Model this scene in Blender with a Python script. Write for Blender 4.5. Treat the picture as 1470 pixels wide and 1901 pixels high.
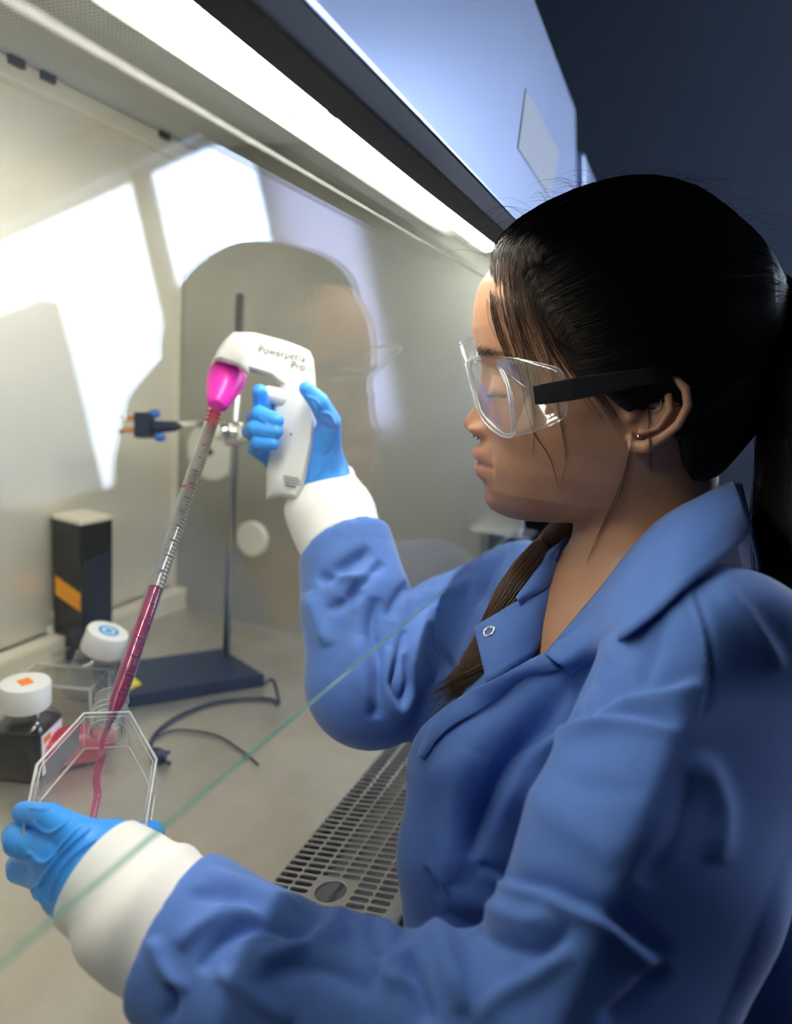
import bpy, bmesh, math, random
import numpy as np
from mathutils import Vector, Matrix
from mathutils.bvhtree import BVHTree
random.seed(7); rng = np.random.default_rng(7)
for o in list(bpy.data.objects): bpy.data.objects.remove(o)
S = bpy.context.scene
COL = S.collection
PI = math.pi

# ------------------------------------------------------------------ camera
W_, H_, FPX = 1470, 1901, 1267.0
CAMZ = 1.188
CPOS = np.array([0.0, 0.0, CAMZ])
RIGHT = np.array([0.37909507, -0.9212268, 0.08733907])
DOWN = np.array([-0.16005437, -0.15823897, -0.97434236])
FWD = np.array([0.91141073, 0.35538939, -0.20743399])
cam_d = bpy.data.cameras.new('camera'); cam = bpy.data.objects.new('camera', cam_d); COL.objects.link(cam)
cam.matrix_world = Matrix(((RIGHT[0], -DOWN[0], -FWD[0], 0), (RIGHT[1], -DOWN[1], -FWD[1], 0),
                           (RIGHT[2], -DOWN[2], -FWD[2], CAMZ), (0, 0, 0, 1)))
cam_d.sensor_fit = 'HORIZONTAL'; cam_d.sensor_width = 24.0; cam_d.lens = FPX / W_ * 24.0
cam_d.clip_start = 0.02
cam_d.dof.use_dof = True; cam_d.dof.focus_distance = 0.50; cam_d.dof.aperture_fstop = 2.6
S.camera = cam
# ------------------------------------------------------------------ colour management, sky
S.view_settings.view_transform = 'Standard'; S.view_settings.look = 'None'
S.view_settings.gamma = 1.0; S.view_settings.use_curve_mapping = False
S.view_settings.exposure = 0.0
SKY = 17.0
TUBE = 56.0
wd = bpy.data.worlds.new('sky'); S.world = wd; wd.use_nodes = True
nt = wd.node_tree; nt.nodes.clear()
wo = nt.nodes.new('ShaderNodeOutputWorld'); wb = nt.nodes.new('ShaderNodeBackground')
tc = nt.nodes.new('ShaderNodeTexCoord'); mp = nt.nodes.new('ShaderNodeMapping'); no = nt.nodes.new('ShaderNodeTexNoise')
cr = nt.nodes.new('ShaderNodeValToRGB')
mp.inputs['Scale'].default_value = (2.2, 2.2, 5.0); no.inputs['Scale'].default_value = 1.6; no.inputs['Detail'].default_value = 7
cr.color_ramp.elements[0].position = 0.36; cr.color_ramp.elements[0].color = (0.42, 0.60, 1.0, 1)
cr.color_ramp.elements[1].position = 0.58; cr.color_ramp.elements[1].color = (0.74, 0.85, 1.0, 1)
nt.links.new(tc.outputs['Generated'], mp.inputs['Vector']); nt.links.new(mp.outputs[0], no.inputs['Vector'])
nt.links.new(no.outputs[0], cr.inputs[0]); nt.links.new(cr.outputs[0], wb.inputs[0]); nt.links.new(wb.outputs[0], wo.inputs[0])
wb.inputs[1].default_value = SKY

# ------------------------------------------------------------------ helpers
def ray(px, py):
    return FWD + RIGHT * (px - 735.0) / FPX + DOWN * (py - 950.5) / FPX
def P(px, py, d):
    """world point seen at photo position (px, py), at depth d from the lens"""
    return CPOS + ray(px, py) * d
def topix(V):
    V = np.asarray(V) - CPOS
    z = V @ FWD
    return 735 + FPX * (V @ RIGHT) / z, 950.5 + FPX * (V @ DOWN) / z, z
def nrm(v):
    v = np.asarray(v, float); return v / np.linalg.norm(v)

def meta(o, label=None, cat=None, group=None, kind=None):
    if label: o['label'] = label
    if cat: o['category'] = cat
    if group: o['group'] = group
    if kind: o['kind'] = kind
    return o
def empty(name, loc, label=None, cat=None, group=None):
    o = bpy.data.objects.new(name, None); COL.objects.link(o); o.location = Vector(loc); o.empty_display_size = 0.02
    return meta(o, label, cat, group)
def link(name, me, mat=None, parent=None, smooth=False):
    o = bpy.data.objects.new(name, me); COL.objects.link(o)
    if mat is not None:
        for m in (mat if isinstance(mat, (list, tuple)) else [mat]): me.materials.append(m)
    if smooth and len(me.polygons): me.polygons.foreach_set('use_smooth', [True] * len(me.polygons))
    if parent is not None:
        o.parent = parent
        M = Matrix.Translation(parent.location) if parent.type == 'EMPTY' and parent.parent is None else None
        pm = parent
        off = Vector((0, 0, 0))
        while pm is not None:
            off += Vector(pm.location); pm = pm.parent
        o.location = -off if True else o.location
    return o
def from_py(name, V, F, mat=None, parent=None, smooth=False):
    me = bpy.data.meshes.new(name); me.from_pydata([tuple(map(float, v)) for v in V], [], [tuple(map(int, f)) for f in F]); me.update()
    return link(name, me, mat, parent, smooth)
def fix_normals(o):
    bm = bmesh.new(); bm.from_mesh(o.data); bmesh.ops.recalc_face_normals(bm, faces=bm.faces); bm.to_mesh(o.data); bm.free(); return o

class MB:
    """collects shapes into one mesh"""
    def __init__(s): s.V = []; s.F = []
    def add(s, V, F):
        n = len(s.V); s.V += [tuple(map(float, v)) for v in V]; s.F += [tuple(int(i) + n for i in f) for f in F]; return s
    def box(s, lo, hi, M=None):
        x0, y0, z0 = lo; x1, y1, z1 = hi
        V = [(x0, y0, z0), (x1, y0, z0), (x1, y1, z0), (x0, y1, z0), (x0, y0, z1), (x1, y0, z1), (x1, y1, z1), (x0, y1, z1)]
        if M is not None: V = [tuple(M @ Vector(v)) for v in V]
        return s.add(V, [(0, 3, 2, 1), (4, 5, 6, 7), (0, 1, 5, 4), (1, 2, 6, 5), (2, 3, 7, 6), (3, 0, 4, 7)])
    def prism(s, poly, x0, x1, axis=0):
        """extrude a (y,z) outline along x"""
        n = len(poly)
        if axis == 0: V = [(x0, p[0], p[1]) for p in poly] + [(x1, p[0], p[1]) for p in poly]
        elif axis == 2: V = [(p[0], p[1], x0) for p in poly] + [(p[0], p[1], x1) for p in poly]
        F = [tuple(range(n))[::-1], tuple(range(n, 2 * n))] + [(i, (i + 1) % n, n + (i + 1) % n, n + i) for i in range(n)]
        return s.add(V, F)
    def tube(s, pts, r, seg=10, cap=True):
        pts = [np.array(p, float) for p in pts]; n = len(pts)
        rr = [r] * n if np.isscalar(r) else list(r)
        V = []; F = []; prev = None
        for i, p in enumerate(pts):
            t = nrm(pts[min(i + 1, n - 1)] - pts[max(i - 1, 0)])
            if prev is None:
                a = np.array([0, 0, 1.]) if abs(t[2]) < .9 else np.array([1., 0, 0])
                u = nrm(np.cross(t, a))
            else: u = nrm(prev - t * (prev @ t))
            v = np.cross(t, u); prev = u
            for k in range(seg):
                a = 2 * PI * k / seg; V.append(p + rr[i] * (u * math.cos(a) + v * math.sin(a)))
        for i in range(n - 1):
            for k in range(seg):
                a = i * seg + k; b = i * seg + (k + 1) % seg; F.append((a, b, b + seg, a + seg))
        if cap: F.append(tuple(range(seg))[::-1]); F.append(tuple(range((n - 1) * seg, n * seg)))
        return s.add(V, F)
    def lathe(s, prof, M, seg=40, cap=True):
        """prof = list of (r, z) ; M maps local z-axis shape into the world"""
        V = []; F = []
        for r, z in prof:
            for k in range(seg):
                a = 2 * PI * k / seg; V.append(tuple(M @ Vector((r * math.cos(a), r * math.sin(a), z))))
        for i in range(len(prof) - 1):
            for k in range(seg):
                a = i * seg + k; b = i * seg + (k + 1) % seg; F.append((a, b, b + seg, a + seg))
        if cap: F.append(tuple(range(seg))[::-1]); F.append(tuple(range((len(prof) - 1) * seg, len(prof) * seg)))
        return s.add(V, F)
    def build(s, name, mat, parent=None, smooth=False, bevel=0, bseg=2):
        o = from_py(name, s.V, s.F, mat, parent, smooth)
        if bevel:
            m = o.modifiers.new('bevel', 'BEVEL'); m.width = bevel; m.segments = bseg; m.limit_method = 'ANGLE'; m.angle_limit = 0.6
            m.harden_normals = False
        return o
def autosmooth(o, ang=0.7):
    o.data.polygons.foreach_set('use_smooth', [True] * len(o.data.polygons))
    bm = bmesh.new(); bm.from_mesh(o.data)
    for e in bm.edges:
        if len(e.link_faces) == 2 and e.calc_face_angle(0) > ang: e.smooth = False
    bm.to_mesh(o.data); bm.free(); return o
def frame(o, x=None, y=None, z=None):
    """matrix with the given local axes (z = main)"""
    z = nrm(z); x = np.asarray(x, float); x = nrm(x - z * (x @ z)); y = np.cross(z, x)
    return Matrix(((x[0], y[0], z[0], o[0]), (x[1], y[1], z[1], o[1]), (x[2], y[2], z[2], o[2]), (0, 0, 0, 1)))

# ------------------------------------------------------------------ materials
def mat(name, col=(.5, .5, .5), rough=.5, metal=0., spec=None, sss=0., sssr=(1, .3, .15), trans=0., ior=1.45, coat=0., emis=None, estr=0., sheen=0., aniso=0.):
    m = bpy.data.materials.new(name); m.use_nodes = True; b = m.node_tree.nodes['Principled BSDF']
    b.inputs['Base Color'].default_value = (*col, 1); b.inputs['Roughness'].default_value = rough; b.inputs['Metallic'].default_value = metal
    b.inputs['IOR'].default_value = ior
    if spec is not None: b.inputs['Specular IOR Level'].default_value = spec
    if sss: b.inputs['Subsurface Weight'].default_value = sss; b.inputs['Subsurface Radius'].default_value = sssr; b.inputs['Subsurface Scale'].default_value = .006
    if trans: b.inputs['Transmission Weight'].default_value = trans
    if coat: b.inputs['Coat Weight'].default_value = coat
    if sheen: b.inputs['Sheen Weight'].default_value = sheen; b.inputs['Sheen Roughness'].default_value = .4
    if emis: b.inputs['Emission Color'].default_value = (*emis, 1); b.inputs['Emission Strength'].default_value = estr
    if aniso: b.inputs['Anisotropic'].default_value = aniso
    return m
def N(m, t, **kw):
    n = m.node_tree.nodes.new(t)
    for k, v in kw.items():
        if k in n.inputs: n.inputs[k].default_value = v
        else: setattr(n, k, v)
    return n
def noise_mix(m, c1, c2, scale=5, stretch=(1, 1, 1), detail=6, bump=0., bscale=None, lo=.35, hi=.65, bdist=.001):
    t = m.node_tree; b = t.nodes['Principled BSDF']
    tc = N(m, 'ShaderNodeTexCoord'); mp = N(m, 'ShaderNodeMapping'); mp.inputs['Scale'].default_value = stretch
    n = N(m, 'ShaderNodeTexNoise'); n.inputs['Scale'].default_value = scale; n.inputs['Detail'].default_value = detail
    r = N(m, 'ShaderNodeValToRGB'); r.color_ramp.elements[0].position = lo; r.color_ramp.elements[1].position = hi
    r.color_ramp.elements[0].color = (*c1, 1); r.color_ramp.elements[1].color = (*c2, 1)
    t.links.new(tc.outputs['Object'], mp.inputs['Vector']); t.links.new(mp.outputs[0], n.inputs['Vector']); t.links.new(n.outputs[0], r.inputs[0])
    t.links.new(r.outputs[0], b.inputs['Base Color'])
    if bump:
        n2 = N(m, 'ShaderNodeTexNoise'); n2.inputs['Scale'].default_value = bscale or scale; n2.inputs['Detail'].default_value = 3
        t.links.new(mp.outputs[0], n2.inputs['Vector'])
        bp = N(m, 'ShaderNodeBump'); bp.inputs['Strength'].default_value = bump; bp.inputs['Distance'].default_value = bdist
        t.links.new(n2.outputs[0], bp.inputs['Height']); t.links.new(bp.outputs[0], b.inputs['Normal'])
    return m
def thin_clear(name, tint=(1, 1, 1), rough=0.02, ior=1.5, boost=1.0, haze=0.0, hazecol=(.9, .93, .95)):
    """clear plastic or glass: sees straight through, mirrors by Fresnel"""
    m = bpy.data.materials.new(name); m.use_nodes = True; t = m.node_tree; t.nodes.clear()
    out = N(m, 'ShaderNodeOutputMaterial'); tr = N(m, 'ShaderNodeBsdfTransparent'); gl = N(m, 'ShaderNodeBsdfGlossy'); fr = N(m, 'ShaderNodeFresnel'); mx = N(m, 'ShaderNodeMixShader')
    tr.inputs[0].default_value = (*tint, 1); gl.inputs['Roughness'].default_value = rough; fr.inputs[0].default_value = ior
    gm = N(m, 'ShaderNodeNewGeometry'); io = N(m, 'ShaderNodeMix', data_type='FLOAT'); io.inputs[2].default_value = ior; io.inputs[3].default_value = 1 / ior
    t.links.new(gm.outputs['Backfacing'], io.inputs[0]); t.links.new(io.outputs[0], fr.inputs[0])
    ml = N(m, 'ShaderNodeMath', operation='MULTIPLY'); ml.inputs[1].default_value = boost; ml.use_clamp = True
    t.links.new(fr.outputs[0], ml.inputs[0]); t.links.new(ml.outputs[0], mx.inputs[0])
    base = tr
    if haze:
        df = N(m, 'ShaderNodeBsdfTranslucent'); df.inputs[0].default_value = (*hazecol, 1)
        d2 = N(m, 'ShaderNodeBsdfDiffuse'); d2.inputs[0].default_value = (*hazecol, 1)
        dm = N(m, 'ShaderNodeMixShader'); dm.inputs[0].default_value = .5; t.links.new(df.outputs[0], dm.inputs[1]); t.links.new(d2.outputs[0], dm.inputs[2])
        hm = N(m, 'ShaderNodeMixShader'); hm.inputs[0].default_value = haze; t.links.new(tr.outputs[0], hm.inputs[1]); t.links.new(dm.outputs[0], hm.inputs[2]); base = hm
    t.links.new(base.outputs[0], mx.inputs[1]); t.links.new(gl.outputs[0], mx.inputs[2]); t.links.new(mx.outputs[0], out.inputs[0])
    return m
def smoothstep(x, a, b):
    t = np.clip((x - a) / (b - a), 0, 1); return t * t * (3 - 2 * t)

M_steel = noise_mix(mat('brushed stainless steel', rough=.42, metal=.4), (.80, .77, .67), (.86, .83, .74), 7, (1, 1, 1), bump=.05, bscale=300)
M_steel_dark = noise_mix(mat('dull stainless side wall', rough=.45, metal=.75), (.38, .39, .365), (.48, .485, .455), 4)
M_table = noise_mix(mat('stainless work surface', rough=.36, metal=.75), (.56, .53, .47), (.66, .63, .57), 14, bump=.04, bscale=500)
M_grille = noise_mix(mat('stainless front grille', rough=.30, metal=.9), (.42, .42, .43), (.50, .50, .51), 10)
M_cream = mat('cream painted steel', (.78, .74, .63), .4)
M_header = mat('dark grey painted steel', (.020, .020, .024), .6, spec=.2)
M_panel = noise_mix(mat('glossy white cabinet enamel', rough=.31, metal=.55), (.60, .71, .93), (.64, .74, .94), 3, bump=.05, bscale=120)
M_paper = mat('white paper', (.92, .93, .95), .35)
M_wall = noise_mix(mat('dark blue grey wall paint', rough=.7), (.56, .63, .74), (.60, .66, .77), 6)
M_dark = mat('charcoal wall paint', (.05, .055, .065), .8)
M_white_wall = mat('pale wall paint', (.30, .31, .34), .8)
M_ceil = mat('ceiling paint', (.10, .11, .12), .8)
M_floor = noise_mix(mat('grey vinyl floor', rough=.5), (.05, .05, .055), (.07, .07, .075), 20)
M_winframe = mat('window frame paint', (.06, .055, .05), .5)
M_navy = mat('dark navy enamel', (.018, .028, .055), .38)
M_black = mat('black rubber', (.006, .006, .007), .55)
M_blackpl = mat('black plastic', (.012, .012, .014), .35)
M_chrome = mat('polished chrome', (.85, .85, .84), .12, 1.)
M_iron = mat('steel rod', (.34, .36, .38), .3, .9)
M_white = mat('white plastic', (.74, .74, .72), .34)
M_capw = mat('white ribbed cap plastic', (.88, .88, .87), .45)
M_magenta = mat('magenta plastic', (.86, .04, .50), .3)
M_orange = noise_mix(mat('orange label', rough=.5), (.90, .33, .02), (.86, .40, .03), 40)
M_ink = mat('grey printed ink', (.08, .09, .11), .5)
M_inkblue = mat('blue cap print', (.03, .30, .72), .5)
M_inkorange = mat('orange cap print', (.90, .22, .02), .5)
M_yellow = mat('yellow label', (.85, .75, .04), .5)
M_cork = mat('cork', (.70, .33, .10), .8)
M_blueknob = mat('blue knob plastic', (.03, .12, .45), .4)
M_glass = thin_clear('sash glass', (.985, 1, .992), .0, 1.45, 1.0)
M_glass_edge = thin_clear('green glass edge', (.62, .90, .82), .1, 1.5, 1.0, haze=.55, hazecol=(.36, .78, .66))
M_clear = thin_clear('clear polystyrene', (.985, .985, .985), .03, 1.55, 1.1, haze=.035)
M_clear_rim = thin_clear('clear polystyrene edge', (.97, .97, .97), .08, 1.6, 2.2, haze=.55, hazecol=(1, 1, 1))
M_clear_neck = thin_clear('clear polystyrene neck', (.985, .985, .985), .03, 1.6, 1.8, haze=.07)
M_goggle = thin_clear('clear polycarbonate shield', (.99, .985, .985), .13, 1.58, 1.2, haze=.03)
M_goggle_rim = thin_clear('clear polycarbonate moulding', (.97, .97, .98), .05, 1.6, 3.0, haze=.22)
M_medium = mat('dark purple culture medium', (.014, .010, .016), .12)
M_pink = mat('magenta culture medium', (.75, .02, .22), .12, trans=.55, ior=1.34)
M_pinkthin = thin_clear('thin magenta film', (.95, .45, .68), .02, 1.4, 1.5, haze=.10, hazecol=(.95, .25, .5))
M_red = mat('red medium', (.42, .02, .05), .25)

# ------------------------------------------------------------------ implicit surfaces
class Field:
    def __init__(s, xs, ys, zs):
        s.xs, s.ys, s.zs = [np.asarray(a, np.float32) for a in (xs, ys, zs)]
        s.V = np.full((len(xs), len(ys), len(zs)), .08, np.float32)
    def sub(s, lo, hi):
        r = []
        for a, l, h in zip((s.xs, s.ys, s.zs), lo, hi):
            i = max(int(np.searchsorted(a, l)) - 1, 0); j = min(int(np.searchsorted(a, h)) + 1, len(a)); r.append(slice(i, max(j, i)))
        return tuple(r)
    def pts(s, sl):
        return s.xs[sl[0]][:, None, None], s.ys[sl[1]][None, :, None], s.zs[sl[2]][None, None, :]
    def apply(s, lo, hi, fn, k=0.0, op='u', pad=.03):
        sl = s.sub(np.asarray(lo) - pad, np.asarray(hi) + pad)
        if any(q.stop - q.start <= 0 for q in sl): return s
        x, y, z = s.pts(sl); d = fn(x, y, z).astype(np.float32); V = s.V[sl]
        if op == 'u':
            if k > 0:
                h = np.maximum(k - np.abs(V - d), 0) / k; V[...] = np.minimum(V, d) - h * h * k * .25
            else: np.minimum(V, d, out=V)
        elif op == 's':      # subtract
            d = -d
            if k > 0:
                h = np.maximum(k - np.abs(V - d), 0) / k; V[...] = np.maximum(V, d) + h * h * k * .25
            else: np.maximum(V, d, out=V)
        return s
    def cone(s, a, b, ra, rb, k=0.0, op='u', pad=.03):
        a = np.asarray(a, float); b = np.asarray(b, float); v = b - a; L = max(v @ v, 1e-9); r = max(ra, rb)
        def fn(x, y, z):
            t = np.clip(((x - a[0]) * v[0] + (y - a[1]) * v[1] + (z - a[2]) * v[2]) / L, 0, 1)
            return np.sqrt((x - a[0] - t * v[0]) ** 2 + (y - a[1] - t * v[1]) ** 2 + (z - a[2] - t * v[2]) ** 2) - (ra + (rb - ra) * t)
        return s.apply(np.minimum(a, b) - r, np.maximum(a, b) + r, fn, k, op, pad)
    def chain(s, pts, rs, k=0.0, op='u', pad=.03):
        for i in range(len(pts) - 1): s.cone(pts[i], pts[i + 1], rs[i], rs[i + 1], k if i == 0 else max(k * .3, .0), op, pad)
        return s
    def ell(s, c, r, A=None, k=0.0, op='u', pad=.03):
        """A rows: local axes"""
        A = np.eye(3) if A is None else np.asarray(A, float); r = np.asarray(r, float); R = r.max()
        c = np.asarray(c, float)
        def fn(x, y, z):
            dx, dy, dz = x - c[0], y - c[1], z - c[2]
            q = [A[i, 0] * dx + A[i, 1] * dy + A[i, 2] * dz for i in range(3)]
            k0 = np.sqrt(sum((q[i] / r[i]) ** 2 for i in range(3))); k1 = np.sqrt(sum((q[i] / r[i] ** 2) ** 2 for i in range(3))) + 1e-6
            return k0 * (k0 - 1) / k1
        return s.apply(c - R, c + R, fn, k, op, pad)
    def merge(s, o, k):
        h = np.maximum(k - np.abs(s.V - o.V), 0) / k; s.V = np.minimum(s.V, o.V) - h * h * k * .25; return s
    def mesh(s):
        V = s.V; sg = V < 0; xs, ys, zs = s.xs, s.ys, s.zs
        nx, ny, nz = V.shape
        c = np.zeros((nx - 1, ny - 1, nz - 1), np.int8)
        for a in (0, 1):
            for b in (0, 1):
                for d in (0, 1): c += sg[a:nx - 1 + a, b:ny - 1 + b, d:nz - 1 + d]
        mask = (c > 0) & (c < 8); I, J, K = np.nonzero(mask)
        idx = np.full(mask.shape, -1, np.int32); idx[I, J, K] = np.arange(len(I))
        acc = np.zeros((len(I), 3)); cnt = np.zeros(len(I))
        cor = [(a, b, d) for a in (0, 1) for b in (0, 1) for d in (0, 1)]
        for p in cor:
            for ax in range(3):
                if p[ax] == 1: continue
                q = list(p); q[ax] = 1
                va = V[I + p[0], J + p[1], K + p[2]]; vb = V[I + q[0], J + q[1], K + q[2]]
                m = (va < 0) != (vb < 0); t = np.where(m, va / np.where(m, va - vb, 1), 0)
                A = np.stack([xs[I + p[0]], ys[J + p[1]], zs[K + p[2]]], 1); B = np.stack([xs[I + q[0]], ys[J + q[1]], zs[K + q[2]]], 1)
                acc += np.where(m[:, None], A + (B - A) * t[:, None], 0); cnt += m
        P_ = acc / cnt[:, None]; F = []
        def quads(m, i, j, k, o):
            a, b, cc, d = [idx[i + q[0], j + q[1], k + q[2]] for q in o]
            f = np.stack([a, b, cc, d], 1); flip = ~m; f[flip] = f[flip][:, ::-1]; return f
        e = sg[:-1, 1:-1, 1:-1] != sg[1:, 1:-1, 1:-1]; i, j, k = np.nonzero(e); j += 1; k += 1
        F.append(quads(sg[i, j, k], i, j, k, [(0, -1, -1), (0, 0, -1), (0, 0, 0), (0, -1, 0)]))
        e = sg[1:-1, :-1, 1:-1] != sg[1:-1, 1:, 1:-1]; i, j, k = np.nonzero(e); i += 1; k += 1
        F.append(quads(sg[i, j, k], i, j, k, [(-1, 0, -1), (-1, 0, 0), (0, 0, 0), (0, 0, -1)]))
        e = sg[1:-1, 1:-1, :-1] != sg[1:-1, 1:-1, 1:]; i, j, k = np.nonzero(e); i += 1; j += 1
        F.append(quads(sg[i, j, k], i, j, k, [(-1, -1, 0), (0, -1, 0), (0, 0, 0), (-1, 0, 0)]))
        return P_, np.concatenate(F)
def np_mesh(name, V, F, mt, parent=None, smooth=True):
    me = bpy.data.meshes.new(name); V = np.asarray(V, np.float32); F = np.asarray(F, np.int32)
    me.vertices.add(len(V)); me.vertices.foreach_set('co', V.ravel()); n = F.shape[1]
    me.loops.add(F.size); me.loops.foreach_set('vertex_index', F.ravel()); me.polygons.add(len(F))
    me.polygons.foreach_set('loop_start', np.arange(len(F), dtype=np.int32) * n); me.update(calc_edges=True); me.validate()
    return link(name, me, mt, parent, smooth)
def keep_big(V, F):
    """drop stray islands"""
    n = len(V); lab = np.arange(n)
    E = np.concatenate([F[:, [0, 1]], F[:, [1, 2]], F[:, [2, 3]], F[:, [3, 0]]])
    while True:
        m = np.minimum(lab[E[:, 0]], lab[E[:, 1]]); l2 = lab.copy(); np.minimum.at(l2, E[:, 0], m); np.minimum.at(l2, E[:, 1], m); l2 = l2[l2]
        if (l2 == lab).all(): break
        lab = l2
    u, c = np.unique(lab, return_counts=True); big = u[c.argmax()]; ok = lab == big
    re = np.cumsum(ok) - 1; F = F[ok[F[:, 0]]]; return V[ok], re[F]
def lap(V, F, it=3, w=.5):
    E = np.concatenate([F[:, [0, 1]], F[:, [1, 2]], F[:, [2, 3]], F[:, [3, 0]]]); E = np.concatenate([E, E[:, ::-1]])
    cnt = np.bincount(E[:, 0], minlength=len(V))[:, None]
    for i in range(it):
        a = np.stack([np.bincount(E[:, 0], V[E[:, 1], c], len(V)) for c in range(3)], 1) / cnt
        V = V + (a - V) * w
    return V
def vnormals(V, F):
    n = np.cross(V[F[:, 2]] - V[F[:, 0]], V[F[:, 3]] - V[F[:, 1]]); N_ = np.zeros_like(V)
    for c in range(4):
        for a in range(3): N_[:, a] += np.bincount(F[:, c], n[:, a], len(V))
    return N_ / (np.linalg.norm(N_, axis=1, keepdims=True) + 1e-12)
def subdiv(V, F):
    """one linear split of a quad mesh"""
    E = np.sort(np.concatenate([F[:, [0, 1]], F[:, [1, 2]], F[:, [2, 3]], F[:, [3, 0]]]), 1)
    key = E[:, 0].astype(np.int64) * len(V) + E[:, 1]; u, inv = np.unique(key, return_inverse=True)
    a = u // len(V); b = u % len(V); n = len(V); m = len(F)
    e = inv.reshape(4, m) + n; c = np.arange(m) + n + len(u)
    V2 = np.concatenate([V, (V[a] + V[b]) / 2, V[F].mean(1)])
    F2 = np.concatenate([np.stack([F[:, 0], e[0], c, e[3]], 1), np.stack([F[:, 1], e[1], c, e[0]], 1), np.stack([F[:, 2], e[2], c, e[1]], 1), np.stack([F[:, 3], e[3], c, e[2]], 1)])
    return V2, F2
def catmull(pts, n=12):
    pts = np.asarray(pts, float); Q = np.concatenate([[2 * pts[0] - pts[1]], pts, [2 * pts[-1] - pts[-2]]]); out = []
    for i in range(1, len(Q) - 2):
        for t in np.linspace(0, 1, n, endpoint=False):
            out.append(.5 * ((2 * Q[i]) + (-Q[i - 1] + Q[i + 1]) * t + (2 * Q[i - 1] - 5 * Q[i] + 4 * Q[i + 1] - Q[i + 2]) * t * t + (-Q[i - 1] + 3 * Q[i] - 3 * Q[i + 1] + Q[i + 2]) * t ** 3))
    out.append(pts[-1]); return np.array(out)
def strokes(V, F, defs, facing=.0):
    """sculpt cloth folds: each stroke is a line over the cloth, with radius and height; kind g = ridge or valley, s = step"""
    Nn = vnormals(V, F); X, Y, Z = topix(V); Vd = V - CPOS; fac = -(Nn * Vd).sum(1) / np.linalg.norm(Vd, axis=1)
    w = smoothstep(fac, facing - .12, facing + .18); dis = np.zeros(len(V)); Q = np.stack([X, Y], 1)
    for d in defs:
        pts, r, amp = d[0], d[1], d[2]; kind = d[3] if len(d) > 3 else 'g'; zr = d[4] if len(d) > 4 else None
        C = catmull(pts, 6); lo = C.min(0) - 3 * r; hi = C.max(0) + 3 * r
        sel = np.nonzero((w > 0) & (Q > lo).all(1) & (Q < hi).all(1))[0]
        if zr is not None: sel = sel[(Z[sel] > zr[0]) & (Z[sel] < zr[1])]
        if len(sel) == 0: continue
        q = Q[sel]; best = np.full(len(sel), 1e9); sgn = np.zeros(len(sel)); par = np.zeros(len(sel)); n = len(C) - 1
        for i in range(n):
            a, b = C[i], C[i + 1]; v = b - a; L = v @ v + 1e-9; t = np.clip(((q - a) @ v) / L, 0, 1); dd = q - a - t[:, None] * v
            di = np.hypot(dd[:, 0], dd[:, 1]); m = di < best; best[m] = di[m]
            cr_ = v[0] * dd[:, 1] - v[1] * dd[:, 0]; sgn[m] = np.sign(cr_[m]); par[m] = ((i + t) / n)[m]
        taper = np.sqrt(np.clip(np.minimum(par, 1 - par) * 5, 0, 1))
        if kind == 'G': taper = np.ones_like(taper)
        u = best / r
        prof = np.exp(-u * u) if kind in 'gG' else sgn * u * np.exp(-u * u) * 1.6
        if kind == 'S': prof = sgn * np.tanh(u * 2.5) * np.exp(-(u / 2.2) ** 2)
        dis[sel] += amp * prof * taper
    return V + Nn * (dis * w)[:, None]

# ================================================================== ROOM
Z0 = CAMZ
def struct(name, mb, m, **k): return meta(mb.build(name, m, **k), kind='structure')
struct('floor', MB().box((-2.2, -3.6, -.05), (2.5, 1.6, 0)), M_floor)
struct('ceiling', MB().box((-2.2, -3.6, 2.75), (2.5, 1.6, 2.8)), M_ceil)
struct('wall_front', MB().box((-2.2, 1.55, 0), (2.5, 1.65, 2.75)), M_dark)
struct('wall_left', MB().box((-2.3, -3.6, 0), (-2.2, 1.65, 2.75)), M_dark)
struct('wall_back', MB().box((-2.3, -3.7, 0), (2.6, -3.6, 2.75)), M_dark)
# end wall with a wide window and a narrow shaded one
wx0, wx1 = 2.5, 2.62
WB, WT = Z0 + .0, Z0 + 1.37          # sill and head of the windows
w = MB()
w.box((wx0, -3.6, 0), (wx1, 1.65, WB)); w.box((wx0, -3.6, WT), (wx1, 1.65, 2.75))
w.box((wx0, -3.6, WB), (wx1, -3.05, WT)); w.box((wx0, -.60, WB), (wx1, 1.65, WT))
struct('wall_right', w, M_wall)
def window(n, ya, yb, mulls):
    r = MB(); t = .045
    x0, x1 = wx0 + .03, wx0 + .085
    r.box((x0, ya, WB), (x1, yb, WB + t)); r.box((x0, ya, WT - t * .3), (x1, yb, WT)); r.box((x0, ya, WB), (x1, ya + t, WT)); r.box((x0, yb - t * .4, WB), (x1, yb, WT))
    for y, wd_ in mulls: r.box((x0, y - wd_ / 2, WB), (x1, y + wd_ / 2, WT))
    o = struct('window_%d' % n, r, M_winframe); return o
window(1, -3.05, -.98, [(-1.605, .085)])
window(2, -.98, -.60, [])
# roller shade hanging inside the narrow window
M_shade = bpy.data.materials.new('white shade cloth'); M_shade.use_nodes = True; t_ = M_shade.node_tree; t_.nodes.clear()
o_ = N(M_shade, 'ShaderNodeOutputMaterial'); a_ = N(M_shade, 'ShaderNodeBsdfTranslucent'); b_ = N(M_shade, 'ShaderNodeBsdfDiffuse'); m_ = N(M_shade, 'ShaderNodeMixShader')
a_.inputs[0].default_value = (.78, .74, .82, 1); b_.inputs[0].default_value = (.7, .7, .72, 1); m_.inputs[0].default_value = .3
t_.links.new(a_.outputs[0], m_.inputs[1]); t_.links.new(b_.outputs[0], m_.inputs[2]); t_.links.new(m_.outputs[0], o_.inputs[0])
sh = empty('roller_shade', (2.47, -.79, WT), 'white roller shade drawn down over the narrow window of the dark end wall', 'window shade')
s_ = MB(); ys = np.linspace(-.99, -.585, 12)
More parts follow.
